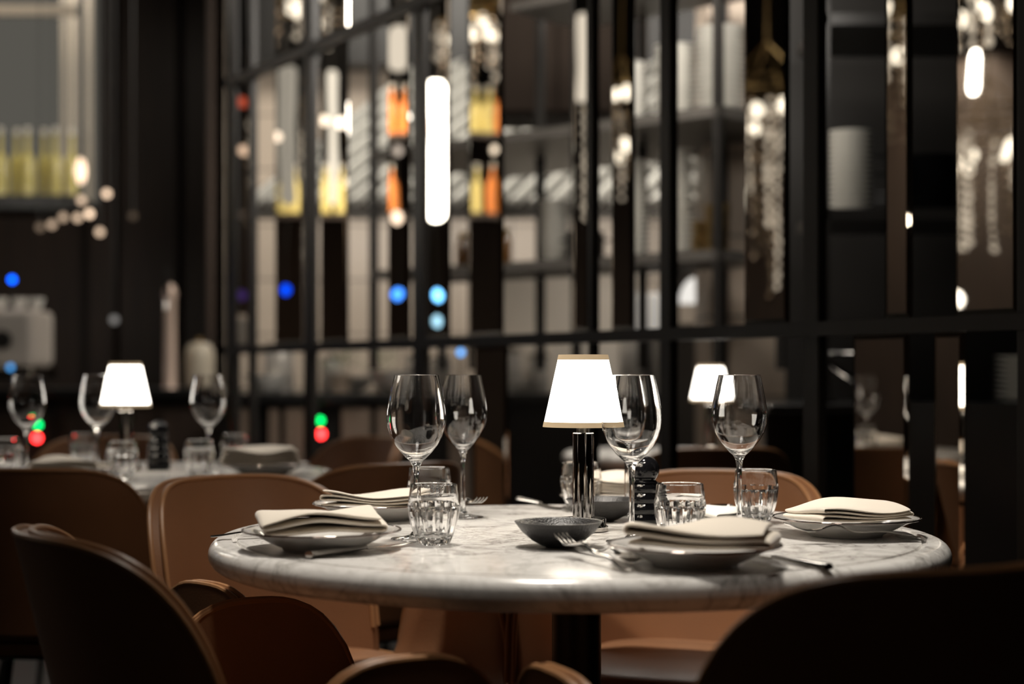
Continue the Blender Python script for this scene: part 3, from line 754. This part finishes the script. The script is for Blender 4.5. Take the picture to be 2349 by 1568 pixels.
# tiled pilaster
pil = tag(obj('tiled_pillar', add_box(B(X(1624, 5.9), X(1661, 5.9), 5.9, 6.3, 0, 3.6), X(1673, 5.9), X(1855, 5.9), 5.88, 6.3, 0, 3.6), M_ktile, smooth=False), 'pale beige tiled pillar between the thick post and the wide mirror', 'pillar')
obj('dark_band', B(X(1636, 5.8), X(1706, 5.8), 5.80, 5.875, Z(186, 5.8), Z(108, 5.8)), M_panel, pil, smooth=False)
obj('dark_joint', B(X(1661, 5.9), X(1673, 5.9), 5.95, 6.2, 0, 3.6), M_black, pil, smooth=False)

# bright plastered piece of wall and arched oven
M_plaster = pm('cream_plaster', (0.66, 0.60, 0.52), 0.8, var=0.06, vscale=2)
pbox('oven_breast', 1148, 1470, 612, 790, 7.25, 0.8, M_plaster, 'cream plastered oven breast in the kitchen under the plate rack', 'oven breast', to_floor=True)
M_white_hot = glow('lit_oven_interior', (1.0, 0.95, 0.88), 0.9)
ov = empty('arched_oven', (0, 0, 0), 0, 'arched oven opening with bright inside, low at the left of the tiled pillar', 'oven')
D = 6.6; ox, oz = X(1618, D), Z(690, D)
def arch(r0, r1, y0, y1, mat, name, parent, zf=0.0):
    pts = []
    n = 24
    bm = bmesh.new()
    def ring(r, y): return [Vector((ox-r, y, zf))]+[Vector((ox-r*cos(PI*i/n), y, oz+r*sin(PI*i/n))) for i in range(n+1)]+[Vector((ox+r, y, zf))]
    rows = [ring(r0, y0), ring(r1, y0), ring(r1, y1), ring(r0, y1)]
    V = grid(bm, rows, closeu=True)
    bm.faces.new([V[i][0] for i in range(4)]); bm.faces.new([V[i][-1] for i in range(4)][::-1])
    return obj(name, bm, mat, parent, angle=50)
arch(0.115, 0.145, D-0.06, D+0.03, M_greysteel, 'arch_trim', ov)
arch(0.145, 0.172, D-0.01, D+0.45, M_black, 'arch_surround', ov)
bm = bmesh.new(); vs = [bm.verts.new((ox-0.114*cos(PI*i/24), D+0.25, oz+0.114*sin(PI*i/24))) for i in range(25)]; vs2 = [bm.verts.new(v.co+Vector((0, 0.02, 0))) for v in vs]
bm.faces.new(vs); bm.faces.new(vs2[::-1])
for i in range(25): bm.faces.new((vs[i], vs2[i], vs2[(i+1) % 25], vs[(i+1) % 25]))
obj('lit_inside', bm, M_white_hot, ov, smooth=False)
obj('hearth', B(ox-0.114, ox+0.114, D, D+0.27, 0, Z(742, D)), M_greysteel, ov, smooth=False)
M_whitebox = pm('white_enamel', (0.85, 0.82, 0.77), 0.4, emit=(1, 0.95, 0.88), es=0.25)  # plain white box, a slight glow put into its surface
mb = pbox('menu_screen', 1450, 1516, 672, 762, 6.7, 0.05, M_whitebox, 'bright white kitchen screen just left of the thick post', 'screen')
obj('stand', B(X(1484, 6.7), X(1492, 6.7), 6.71, 6.75, 0.905, Z(755, 6.7)), M_black, mb, smooth=False)

# kitchen prep counter with things on it
CT = 0.905
kc = empty('prep_counter', (0, 0, 0), 0, 'long kitchen counter with taupe door fronts behind the screen', 'counter')
obj('worktop', B(X(522, 6.9), 0.635, 6.50, 7.20, CT-0.04, CT), M_counterblack, kc, smooth=False, bev=0.004)
obj('carcass', B(X(522, 6.9)+0.03, 0.60, 6.58, 7.1, 0, CT-0.04), M_black, kc, smooth=False)
M_taupe = pm('taupe_lacquer', (0.20, 0.15, 0.115), 0.45)
for a, b_ in ((540, 585), (618, 640), (655, 700), (785, 850), (865, 900), (1030, 1080), (1100, 1160)):
    obj('door', B(X(a, 6.55), X(b_, 6.55), 6.53, 6.575, 0.08, CT-0.06), M_taupe, kc, smooth=False, bev=0.003)
def cpt(px, D):
    D += 0.42
    return (X(px, D), D, CT+0.001)
place(ubowl, cpt(612, 6.35), 0, 'white bowl at the left end of the kitchen counter', 'counter bowls', 1.1)
place(ubowl, cpt(815, 6.5), 0, 'white bowl left of centre on the kitchen counter', 'counter bowls', 1.0)
place(ubowl, cpt(905, 6.15), 0, 'large white bowl seen left of the first wine glass rim', 'counter bowls', 1.35)
place(ubowl, cpt(1195, 6.2), 0, 'small cream bowl on the counter left of the lamp shade', 'counter bowls', 0.7)
M_canister = pm('canister', (0.50, 0.47, 0.43), 0.3, metal=0.5)
can_ = empty('canister', (0, 0, 0), 0, '', 'canister')
obj('body', L([(0, 0), (0.050, 0), (0.052, 0.004), (0.052, 0.14), (0.048, 0.15), (0, 0.15)], 36), M_canister, can_)
obj('lid', L([(0, 0.15), (0.053, 0.15), (0.053, 0.17), (0.01, 0.176), (0.012, 0.19), (0, 0.192)], 36), M_steel, can_)
for px, Dd, s_, lb in ((640, 6.5, 1.25, 'grey canister at the left end of the kitchen counter'), (760, 6.6, 0.9, 'small grey canister left of the potted herb'), (958, 6.6, 1.0, 'grey canister right of the potted herbs'), (1012, 6.4, 0.9, 'pale canister behind the rims of the two left wine glasses'), (1165, 6.7, 1.15, 'large canister on the counter left of the lamp shade'), (1235, 6.75, 1.0, 'canister beside the large one near the lamp shade'), (1460, 6.5, 1.5, 'tall pale canister seen through the wine glass by the lamp')):
    place(can_, cpt(px, Dd), 0, lb, 'counter canisters', s_)
# potted herbs
M_leaf = pm('herb_leaf', (0.06, 0.13, 0.03), 0.6); M_terra = pm('pale_pot', (0.45, 0.36, 0.28), 0.7)
def herb(px, Dd, label, s_=1.0):
    t = empty('potted_herb', cpt(px, Dd), 0, label, 'plant', 'potted herbs')
    obj('pot', L([(0, 0), (0.035, 0), (0.048, 0.075), (0.050, 0.078), (0.045, 0.078), (0.04, 0.065), (0, 0.06)], 28), M_terra, t)
    bm = bmesh.new(); rnd = random.Random(px)
    for k in range(90):
        a = rnd.uniform(0, 2*PI); e = rnd.uniform(0.1, 1.4); rr = rnd.uniform(0.05, 0.11)*s_
        c = Vector((rr*cos(a)*cos(e), rr*sin(a)*cos(e), 0.08+rr*sin(e)*1.2)); d = Vector((cos(a), sin(a), 0.4)).normalized(); s = d.cross(Vector((0, 0, 1))).normalized(); q = 0.022
        vs = [bm.verts.new(c), bm.verts.new(c+d*q*0.5+s*q*0.4), bm.verts.new(c+d*q), bm.verts.new(c+d*q*0.5-s*q*0.4)]
        bm.faces.new(vs)
    lf = obj('foliage', bm, M_leaf, t)
herb(782, 6.3, 'green potted herb on the counter above the red and green indicator lights'); herb(880, 6.7, 'dark green potted herb right of the other one on the kitchen counter', 1.2)

# near counter and rack at the right, behind the screen
nc = empty('black_counter', (0, 0, 0), 0, 'black service counter with a bright front edge behind the right half of the screen', 'counter')
xs0, xs1 = X(1757, 4.75), X(2349, 4.75)+0.9
obj('worktop', B(xs0, xs1, 4.72, 5.5, 0.865, 0.892), M_counterblack, nc, smooth=False, bev=0.003)
obj('front_edge', B(xs0, xs1, 4.705, 4.72, 0.868, 0.890), M_steel, nc, smooth=False, bev=0.002)
obj('front_panel', B(xs0, xs1, 4.76, 4.80, 0, 0.865), M_counterblack, nc, smooth=False)
nr = empty('service_shelf', (0, 0, 0), 0, 'dark service shelf unit holding plates and pans at the far right behind the screen', 'shelf unit')
xa, xb = X(1882, 4.9), X(2349, 4.9)+0.8
for py in (478, 30):
    obj('shelf', B(xa, xb, 4.8, 5.3, Z(py+26, 4.8), Z(py, 4.8)), M_black, nr, smooth=False)
for px in (1880, 2360, 2800):
    obj('upright', B(X(px, 4.8), X(px, 4.8)+0.03, 4.8, 4.83, 0.893, 3.6), M_black, nr, smooth=False)
obj('back_panel', B(xa, xb, 5.51, 5.53, 0.0, 3.2), M_black, nr, smooth=False)
SPZ = Z(478, 4.8)+0.001
for k in range(16):
    place(sp, (X(1948, 5.0), 5.0, Z(478, 4.8)+0.001+k*0.0165), 0, nth(k, 16, 'white plate', 'stack on the far right shelf'), 'plates on the service shelf', (0.60, 0.60, 1.05))
M_pan = pm('black_pan', (0.012, 0.012, 0.013), 0.25)
pan = empty('black_pan', (0, 0, 0), 0, '', 'pan')
obj('dish', L([(0, 0), (0.075, 0), (0.095, 0.022), (0.097, 0.023), (0.092, 0.022), (0.074, 0.004), (0, 0.004)], 40), M_pan, pan)
obj('handle', add_box(bmesh.new(), -0.20, -0.09, -0.011, 0.011, 0.018, 0.024), M_pan, pan, smooth=False, bev=0.002)
for k in range(7):
    place(pan, (X(2140, 5.0)+random.uniform(-.01, .01), 5.02, SPZ+k*0.027), R(random.uniform(-30, 40)), nth(k, 7, 'black pan', 'pile between two right mirrors'), 'black pans')
for k in range(9):
    place(sp, (X(2345, 4.95), 4.95, 0.893+k*0.0165), 0, nth(k, 9, 'plate', 'stack on the black counter at the right edge'), 'plates on the black counter', (0.7, 0.7, 1.05))
# chrome fittings on the near counter
bm = bmesh.new(); tube(bm, [(X(1898, 4.9), 4.9, 0.893), (X(1898, 4.9), 4.9, 1.03), (X(1905, 4.9), 4.9, 1.045), (X(2075, 4.9), 4.9, 1.045)], 0.010, 12)
tube(bm, [(X(1898, 4.9), 4.9, 1.02), (X(1975, 4.9), 4.9, 0.95)], 0.010, 12)
lathe(bm, [(0, 0), (0.03, 0), (0.03, 0.01), (0, 0.012)], 24, X(1898, 4.9), 4.9, 0.892)
tag(obj('counter_tap', bm, M_steel), 'chrome tap arm on the black counter right of the wide post', 'tap')

# indicator lights on appliances in the kitchen
def led(px, py, D, r, col, s, label, group='appliance indicator lights', stem=None):
    t = empty('indicator_light', P(px, py, D), 0, label, 'light', group)
    bm = bmesh.new(); ball(bm, (0, 0, 0), r, 16, 10); obj('lens', bm, glow('led_%d' % int(px*7+py), col, s), t)
    obj('housing', L([(0, 0), (r*1.2, 0), (r*1.2, 0.02), (0, 0.02)], 20), M_black, t).rotation_euler = (R(-90), 0, 0)
    if stem: obj('stem', tube(bmesh.new(), [(0, 0.012, -r*0.8), (0, 0.012, stem-t.location.z)], 0.004, 8), M_black, t)
    return t
led(736, 995, 6.51, 0.018, (1, 0.03, 0.03), 11, 'round red indicator light low on the kitchen counter front')
led(734, 964, 6.51, 0.015, (0.0, 0.75, 0.12), 5, 'round green indicator light above the red one on the kitchen counter front')
led(1057, 808, 6.7, 0.014, (0.10, 0.35, 0.8), 3, 'dim blue indicator light above the second wine glass', stem=0.906)

# ------------------------------------------------------------------ bar at the far left
bc = empty('bar_counter', (0, 0, 0), 0, 'dark bar counter running behind the second table at the left', 'bar counter')
bx0, bx1 = -4.2, X(515, 7.2)
obj('worktop', B(bx0, bx1, 7.0, 7.75, 0.885, 0.92), M_counterblack, bc, smooth=False, bev=0.004)
obj('front_panel', B(bx0, bx1, 7.08, 7.7, 0, 0.885), M_panel, bc, smooth=False)
for k in range(7):
    obj('panel', B(bx0+0.1+k*0.42, bx0+0.45+k*0.42, 7.05, 7.08, 0.12, 0.82), M_panel, bc, smooth=False, bev=0.006)
BT = 0.921
# espresso machine
em = empty('espresso_machine', (X(30, 7.3), 7.3, BT), 0, 'pale espresso machine on the bar at the far left edge', 'espresso machine')
M_em = pm('machine_enamel', (0.42, 0.38, 0.34), 0.35)
obj('body', add_box(bmesh.new(), -0.26, 0.135, -0.15, 0.2, 0.10, 0.36), M_em, em, smooth=False, bev=0.03)
obj('drip_tray', B(-0.27, 0.15, -0.22, 0.2, 0.03, 0.10), M_steel, em, smooth=False, bev=0.01)
obj('badge', L([(0, 0), (0.042, 0), (0.042, 0.01), (0, 0.012)], 24), M_black, em, loc=(0.0, -0.15, 0.22)).rotation_euler = (R(90), 0, 0)
for x in (-0.2, 0.1):
    obj('foot', L([(0, 0), (0.02, 0), (0.02, 0.03), (0, 0.03)], 16, cx=x, cy=-0.1), M_black, em)
cup = tag(obj('coffee_cup', L([(0, 0), (0.018, 0), (0.020, 0.003), (0.034, 0.045), (0.035, 0.055), (0.032, 0.055), (0.030, 0.04), (0.015, 0.008), (0, 0.007)], 28), M_wbowl), '', 'cup')
for k, dx in enumerate((-0.16, -0.07, 0.02, 0.10)):
    place(cup, (X(30, 7.3)+dx, 7.33, BT+0.361), 0, 'white cup on top of the espresso machine, '+LFT[k], 'cups on the espresso machine')
# beer tap and jar
tp = empty('beer_tap', (X(390, 7.2), 7.2, BT), 0, 'tall pale beer tap on the bar, left of the rounded ceramic jar', 'beer tap')
M_rose = pm('rose_steel', (0.60, 0.46, 0.38), 0.3, metal=0.4)
obj('column', L([(0, 0), (0.035, 0), (0.030, 0.02), (0.026, 0.30), (0.026, 0.40), (0.032, 0.43), (0.020, 0.47), (0, 0.48)], 28), M_rose, tp)
obj('handle', tube(bmesh.new(), [(0, -0.03, 0.43), (0, -0.06, 0.47), (0, -0.07, 0.54)], [0.008, 0.010, 0.012], 10), M_black, tp)
obj('spout', tube(bmesh.new(), [(0, -0.02, 0.40), (0, -0.08, 0.39), (0, -0.09, 0.35)], 0.008, 10), M_steel, tp)
cj = empty('ceramic_jar', (X(458, 7.3), 7.3, BT), 0, 'rounded cream ceramic jar on the bar between tap and screen', 'jar')
obj('body', L([(0, 0), (0.055, 0), (0.066, 0.01), (0.068, 0.14), (0.062, 0.18), (0.045, 0.205), (0, 0.212)], 36), pm('cream_ceramic', (0.42, 0.37, 0.29), 0.4), cj)
obj('knob', L([(0, 0.21), (0.012, 0.212), (0.016, 0.225), (0, 0.235)], 20), M_brass, cj)

# lit display cabinet with bottles, top left
cbn = empty('display_cabinet', (0, 0, 0), 0, 'softly lit glass fronted bottle cabinet in the top left corner', 'cabinet')
D = 8.2; M_cabback = glow('lit_cabinet_back', (0.85, 0.80, 0.68), 0.11)
x0, x1 = X(-260, D), X(172, D)
obj('back_panel', B(x0, x1, D+0.42, D+0.45, Z(470, D), 3.5), M_cabback, cbn, smooth=False)
obj('shelf', B(x0, x1, D, D+0.45, Z(478, D), Z(446, D)), M_black, cbn, smooth=False)
M_creambar = pm('cream_metal', (0.55, 0.50, 0.42), 0.4, metal=0.3)
for a, b_ in ((100, 112), (122, 138), (158, 172)):
    obj('frame_bar', B(X(a, D), X(b_, D), D+0.32, D+0.35, Z(446, D), 3.5), M_creambar, cbn, smooth=False)
obj('frame_top', B(x0, x1, D+0.0, D+0.04, Z(34, D), Z(10, D)), M_creambar, cbn, smooth=False)
area('cabinet_light', ((x0+x1)/2, D+0.2, 3.3), ((x0+x1)/2, D+0.25, 1), 1.2, 13, NEUT, 0.3)

def make_bottle(name, liquid, cap, r=0.040, h=0.30, fill=0.62):
    t = empty(name, (0, 0, 0), 0, '', 'bottle')
    obj('body', L([(0, 0), (r*0.9, 0), (r, 0.004), (r, h*fill), (r*0.8, h*(fill+0.07)), (r*0.34, h*(fill+0.15)), (r*0.32, h*0.93), (0, h*0.93)], 32), liquid, t)
    obj('cap', L([(0, h*0.91), (r*0.42, h*0.91), (r*0.42, h), (0, h)], 20), cap, t)
    return t
M_yel = pm('pale_yellow_spirit', (0.55, 0.48, 0.16), 0.12, coat=0.5)
M_org = pm('orange_spirit', (0.85, 0.27, 0.06), 0.2, coat=0.4)
M_yel2 = pm('lit_yellow_spirit', (0.75, 0.62, 0.22), 0.2, coat=0.4)
M_capc = pm('cream_cap', (0.75, 0.72, 0.64), 0.4)
byel = make_bottle('spirit_bottle', M_yel, M_capc, 0.035, 0.37, 0.5)
for k, px in enumerate((-20, 12, 44, 76, 108, 142)):
    place(byel, (X(px, D), D+0.14+0.05*(k % 2), Z(446, D)+0.001), 0, 'pale yellow bottle in the lit cabinet, '+LFT[k], 'yellow bottles in the lit cabinet')

# glowing balls by the cabinet, standing for reflections on the dark wood
def bulb(px, py, D, r, s, label, sz=1.0, col=(1.0, 0.72, 0.50), group='small warm bulbs under the cabinet', p_=None):  # also builds the glowing balls that stand for reflections
    t = empty('glowing_bulb', P(px, py, D), 0, label, 'bulb', group)
    bm = bmesh.new(); ball(bm, (0, 0, 0), r, 16, 10, sz); obj('globe', bm, glow('bulb_%d_%d' % (px, py), col, s), t)
    z = 3.6-t.location.z if p_ is None else 3.6-p_.z
    obj('cord', tube(bmesh.new(), [(0, 0, r*sz*0.9), (0, 0, z)], 0.003, 6), M_black, t)  # the balls standing for reflections get an added cord too
    return t
LB = 'small warm bulb hanging in the cluster below the lit cabinet'
for k, (px, py, s_) in enumerate(((92, 521, 0.25), (119, 515, 0.8), (145, 498, 0.8), (178, 499, 1.2), (187, 459, 1.3), (205, 490, 2.4), (229, 532, 1.3), (245, 444, 2.0), (305, 495, 0.10))):
    bulb(px, py, 8.0, 0.019, s_, 'small warm bulb in the cluster below the lit cabinet, '+LFT[k])
bulb(185, 392, 8.05, 0.026, 3.0, 'long brighter warm bulb at the right edge of the lit cabinet', 2.6)
bulb(262, 733, 8.0, 0.020, 0.30, 'dim grey bulb above the second table lamp', 1.0, (0.9, 0.85, 0.8))
led(28, 641, 7.35, 0.015, (0.0, 0.10, 1), 6, 'blue indicator light above the espresso machine', stem=BT+0.36)
led(24, 842, 7.04, 0.013, (0.08, 0.35, 0.8), 2.0, 'dim teal indicator light at the left edge under the espresso machine', stem=0.921)
led(85, 1004, 7.03, 0.018, (1, 0.03, 0.03), 12, 'red indicator light on the bar front behind the leftmost wine glass')
led(87, 974, 7.03, 0.014, (0.0, 0.75, 0.15), 6, 'green indicator light on the bar front behind the leftmost wine glass')

# ------------------------------------------------------------------ the dining room the mirrors show (left of the frame)
M_tube = glow('tube_lamp', (1.0, 0.95, 0.84), 16); M_tube2 = glow('tube_lamp_soft', (1.0, 0.92, 0.78), 1.3); M_tube3 = glow('tube_lamp_dim', (1.0, 0.9, 0.76), 0.9)
def tube_lamp(px, py0, py1, Dp, r, mat, label):
    a, b_ = mir(px, py0, Dp), mir(px, py1, Dp)
    t = empty('tube_pendant', (a.x, a.y, b_.z), 0, label, 'pendant lamp', 'tube pendants shown by the mirrors'); h = a.z-b_.z
    obj('glass_tube', L([(0, 0), (r*0.7, 0.005), (r, 0.03), (r, h-0.03), (r*0.7, h-0.005), (0, h)], 24), mat, t)
    if 3.6-a.z > 0.02: obj('rod', tube(bmesh.new(), [(0, 0, h-0.01), (0, 0, 3.6-b_.z)], 0.004, 6), M_black, t)
    return t
tube_lamp(1010, 185, 505, 8.0, 0.045, M_tube, 'bright white tube pendant mirrored above the left wine glasses')
tube_lamp(770, 160, 470, 8.4, 0.026, M_tube2, 'cream tube pendant mirrored in the third strip from the left')
tube_lamp(918, 60, 165, 8.2, 0.045, M_tube3, 'dim tube pendant mirrored near the top of the fourth strip')
tube_lamp(665, 150, 470, 8.8, 0.045, glow('tube_lamp_faint', (0.95, 0.88, 0.75), 0.42), 'faint tube pendant mirrored in the second strip from the left')
tube_lamp(2245, 122, 220, 6.5, 0.020, M_tube, 'short bright tube pendant mirrored at the top right')
tube_lamp(1340, 30, 240, 7.5, 0.030, M_tube3, 'dim tube pendant mirrored in the strip above the lamp')
def mbulb(px, py, Dp, r, s_, col, label):
    m = mir(px, py, Dp); t = bulb(px, py, Dp, r, s_, label, 1.0, col, 'small lights shown by the mirrors'); t.location = m
    return t
MB_ = 8.6
mbulb(918, 675, MB_, 0.030, 5, (0.05, 0.25, 1), 'blue light mirrored low in the fourth strip from the left')
mbulb(1009, 677, MB_, 0.034, 7, (0.15, 0.50, 1), 'bright blue light mirrored under the white tube')
mbulb(1005, 738, MB_, 0.030, 2.5, (0.40, 0.75, 1), 'pale cyan light mirrored beneath the bright blue one')
mbulb(661, 665, MB_, 0.026, 3, (0.0, 0.06, 0.9), 'deep blue light mirrored in the second strip from the left')
mbulb(562, 678, MB_, 0.026, 0.2, (0.25, 0.12, 0.7), 'faint purple light mirrored in the leftmost strip')
mbulb(562, 235, MB_, 0.026, 0.6, (1, 0.16, 0.08), 'dull red light mirrored in the leftmost strip')
mbulb(562, 345, MB_, 0.028, 1.2, (1, 0.70, 0.50), 'peach bulb mirrored in the leftmost strip')
mbulb(645, 315, MB_, 0.026, 2.5, (1, 0.82, 0.65), 'warm bulb mirrored in the second strip from the left')
mbulb(912, 500, MB_, 0.036, 3.0, (1, 0.78, 0.60), 'round warm bulb mirrored between the orange bottle and the blue light')
mbulb(748, 278, MB_, 0.026, 3.0, (1, 0.84, 0.66), 'warm bulb mirrored at the left of the third strip')
mbulb(790, 283, 8.8, 0.028, 5.0, (1, 0.86, 0.7), 'bright warm bulb mirrored at the right of the third strip')
mbulb(920, 345, 8.9, 0.028, 1.0, (1, 0.86, 0.75), 'soft bulb mirrored between the orange bottles')
mbulb(1140, 345, MB_, 0.024, 2.0, (1, 0.84, 0.66), 'small warm bulb mirrored above the right orange bottle')
mbulb(2205, 690, 6.4, 0.030, 6.0, (1, 0.93, 0.82), 'white globe mirrored low in the rightmost strip')
# back bar with coloured bottles, brightened by an unseen light added above the shelves
lp = mir(880, 300, 7.9); lt = mir(880, 400, 9.2)
area('back_bar_light', (lp.x, lp.y, 3.35), lt, 0.9, 26, (1, 0.92, 0.80), 0.3, spread=80)
borg = make_bottle('aperitif_bottle', M_org, M_capc, 0.045, 0.32, 0.58)
byl2 = make_bottle('liqueur_bottle', M_yel2, M_capc, 0.045, 0.32, 0.55)
def mshelf(px0, px1, py, Dp, label):
    a, b_ = mir(px0, py, Dp), mir(px1, py, Dp); d = (b_-a).normalized(); n = Vector((-d.y, d.x, 0)); bm = bmesh.new()
    vs = [bm.verts.new(p+Vector((0, 0, z))) for z in (-0.03, 0) for p in (a-n*0.12, b_-n*0.12, b_+n*0.12, a+n*0.12)]
    for f in ((3, 2, 1, 0), (4, 5, 6, 7), (0, 1, 5, 4), (1, 2, 6, 5), (2, 3, 7, 6), (3, 0, 4, 7)): bm.faces.new([vs[i] for i in f])
    return tag(obj('bottle_shelf', bm, M_panel, smooth=False), label, 'shelf', 'bottle shelves shown by the mirrors')
mshelf(560, 1200, 492, 9.2, 'lower dark bottle shelf mirrored across the left strips')
mshelf(820, 1200, 312, 9.2, 'upper dark bottle shelf mirrored behind the bright tube')
cnt = {}
def nxt(*k):
    cnt[k] = cnt.get(k, -1)+1; return LFT[cnt[k]]
for px, py, b_, lb in ((655, 491, byl2, 'yellow'), (683, 491, byl2, 'yellow'), (752, 491, byl2, 'yellow'), (790, 491, byl2, 'yellow'), (905, 491, borg, 'orange'), (1100, 491, byl2, 'yellow'), (1140, 491, borg, 'orange'), (905, 311, borg, 'orange'), (935, 311, borg, 'orange'), (992, 311, borg, 'orange'), (1100, 311, byl2, 'yellow'), (1128, 311, byl2, 'yellow'), (1155, 311, borg, 'orange')):
    m = mir(px, py, 9.2); low = py > 400
    place(b_, (m.x, m.y, m.z+0.001), 0, '%s bottle on the %s mirrored shelf, %s' % (lb, 'lower' if low else 'upper', nxt(lb, low)), '%s bottles on the %s mirrored shelf' % (lb, 'lower' if low else 'upper'), (0.8, 0.8, 0.9))
# crystal chandeliers
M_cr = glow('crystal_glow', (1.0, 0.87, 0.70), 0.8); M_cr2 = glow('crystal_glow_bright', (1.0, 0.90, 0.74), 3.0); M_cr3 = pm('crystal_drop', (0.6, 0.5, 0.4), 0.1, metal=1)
def chandelier(px, py, Dp, R0, strands, drop, label, seed):
    c = mir(px, py, Dp); t = empty('crystal_chandelier', (c.x, c.y, c.z), 0, label, 'chandelier', 'crystal chandeliers shown by the mirrors'); rnd = random.Random(seed)
    bm = bmesh.new()
    for rr, z in ((R0, 0), (R0*0.6, 0.12)):
        tube(bm, [(rr*cos(2*PI*i/40), rr*sin(2*PI*i/40), z) for i in range(40)], 0.008, 8, close=True)
    for k in range(4):
        a = PI*k/2; tube(bm, [(R0*cos(a), R0*sin(a), 0), (R0*0.6*cos(a), R0*0.6*sin(a), 0.12), (0, 0, 0.3)], 0.006, 6)
    if 3.6-c.z > 0.31: tube(bm, [(0, 0, 0.29), (0, 0, 3.6-c.z)], 0.006, 6)
    obj('frame', bm, M_brass, t)
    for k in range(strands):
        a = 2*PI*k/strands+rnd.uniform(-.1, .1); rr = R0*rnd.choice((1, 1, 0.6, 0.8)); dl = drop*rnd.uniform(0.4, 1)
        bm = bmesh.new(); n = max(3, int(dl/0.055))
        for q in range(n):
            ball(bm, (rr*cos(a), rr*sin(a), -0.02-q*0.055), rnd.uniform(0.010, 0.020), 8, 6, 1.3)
        mt = rnd.choice((M_cr, M_cr3, M_cr3)); obj('bulb_strand' if mt is M_cr else 'crystal_strand', bm, mt, t)  # some crystal strands glow: their glitter is put into the material
    for k in range(max(5, strands//4)):
        a = rnd.uniform(0, 2*PI); rr = R0*rnd.uniform(0.2, 1)
        bm = bmesh.new(); ball(bm, (0, 0, 0), 0.024, 12, 8, 1.6); obj('candle_bulb', bm, M_cr2, t, loc=(rr*cos(a), rr*sin(a), rnd.uniform(-0.3*drop, 0.08)))
    return t
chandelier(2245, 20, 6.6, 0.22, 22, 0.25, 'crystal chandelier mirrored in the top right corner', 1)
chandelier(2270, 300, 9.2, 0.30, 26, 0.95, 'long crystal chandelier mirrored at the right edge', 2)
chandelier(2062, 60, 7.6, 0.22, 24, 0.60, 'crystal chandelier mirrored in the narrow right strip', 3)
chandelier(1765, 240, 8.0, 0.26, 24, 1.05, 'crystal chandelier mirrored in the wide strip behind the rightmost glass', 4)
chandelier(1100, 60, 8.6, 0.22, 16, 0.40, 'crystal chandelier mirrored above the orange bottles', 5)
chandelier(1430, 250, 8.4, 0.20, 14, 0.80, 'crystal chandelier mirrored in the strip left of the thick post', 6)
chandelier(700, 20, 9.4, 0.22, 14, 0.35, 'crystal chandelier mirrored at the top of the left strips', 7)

# small globe pendants of the dining room around and behind the camera: the sparkles in the glasses and mirrors
M_globe = glow('globe_glow', (1.0, 0.86, 0.68), 24)
gp = empty('globe_pendant', (0, 0, 0), 0, '', 'pendant lamp')
bm = bmesh.new(); ball(bm, (0, 0, 0), 0.014, 14, 9); obj('globe', bm, M_globe, gp)
obj('cord', tube(bmesh.new(), [(0, 0, 0.013), (0, 0, 2.0)], 0.003, 6), M_black, gp)
rnd = random.Random(3); kk = 0
for i in range(8):
    for j in range(3):
        z = rnd.uniform(1.9, 2.9); x = -4.6+i*1.05+rnd.uniform(-.25, .25); y = -2.0+j*0.75+rnd.uniform(-.2, .2)
        g = place(gp, (x, y, z), 0, 'small warm globe pendant whose sparkle shows in the glasses', 'globe pendants reflected in the glasses')
        if kk == 0: cord0 = [c for c in g.children if c.name.startswith('cord')][0]
        for c in g.children:
            if c.name.startswith('cord'): c.scale = (1, 1, (3.6-z)/2.0)
        kk += 1

for o in bpy.data.objects:
    if '_used' in o: del o['_used']
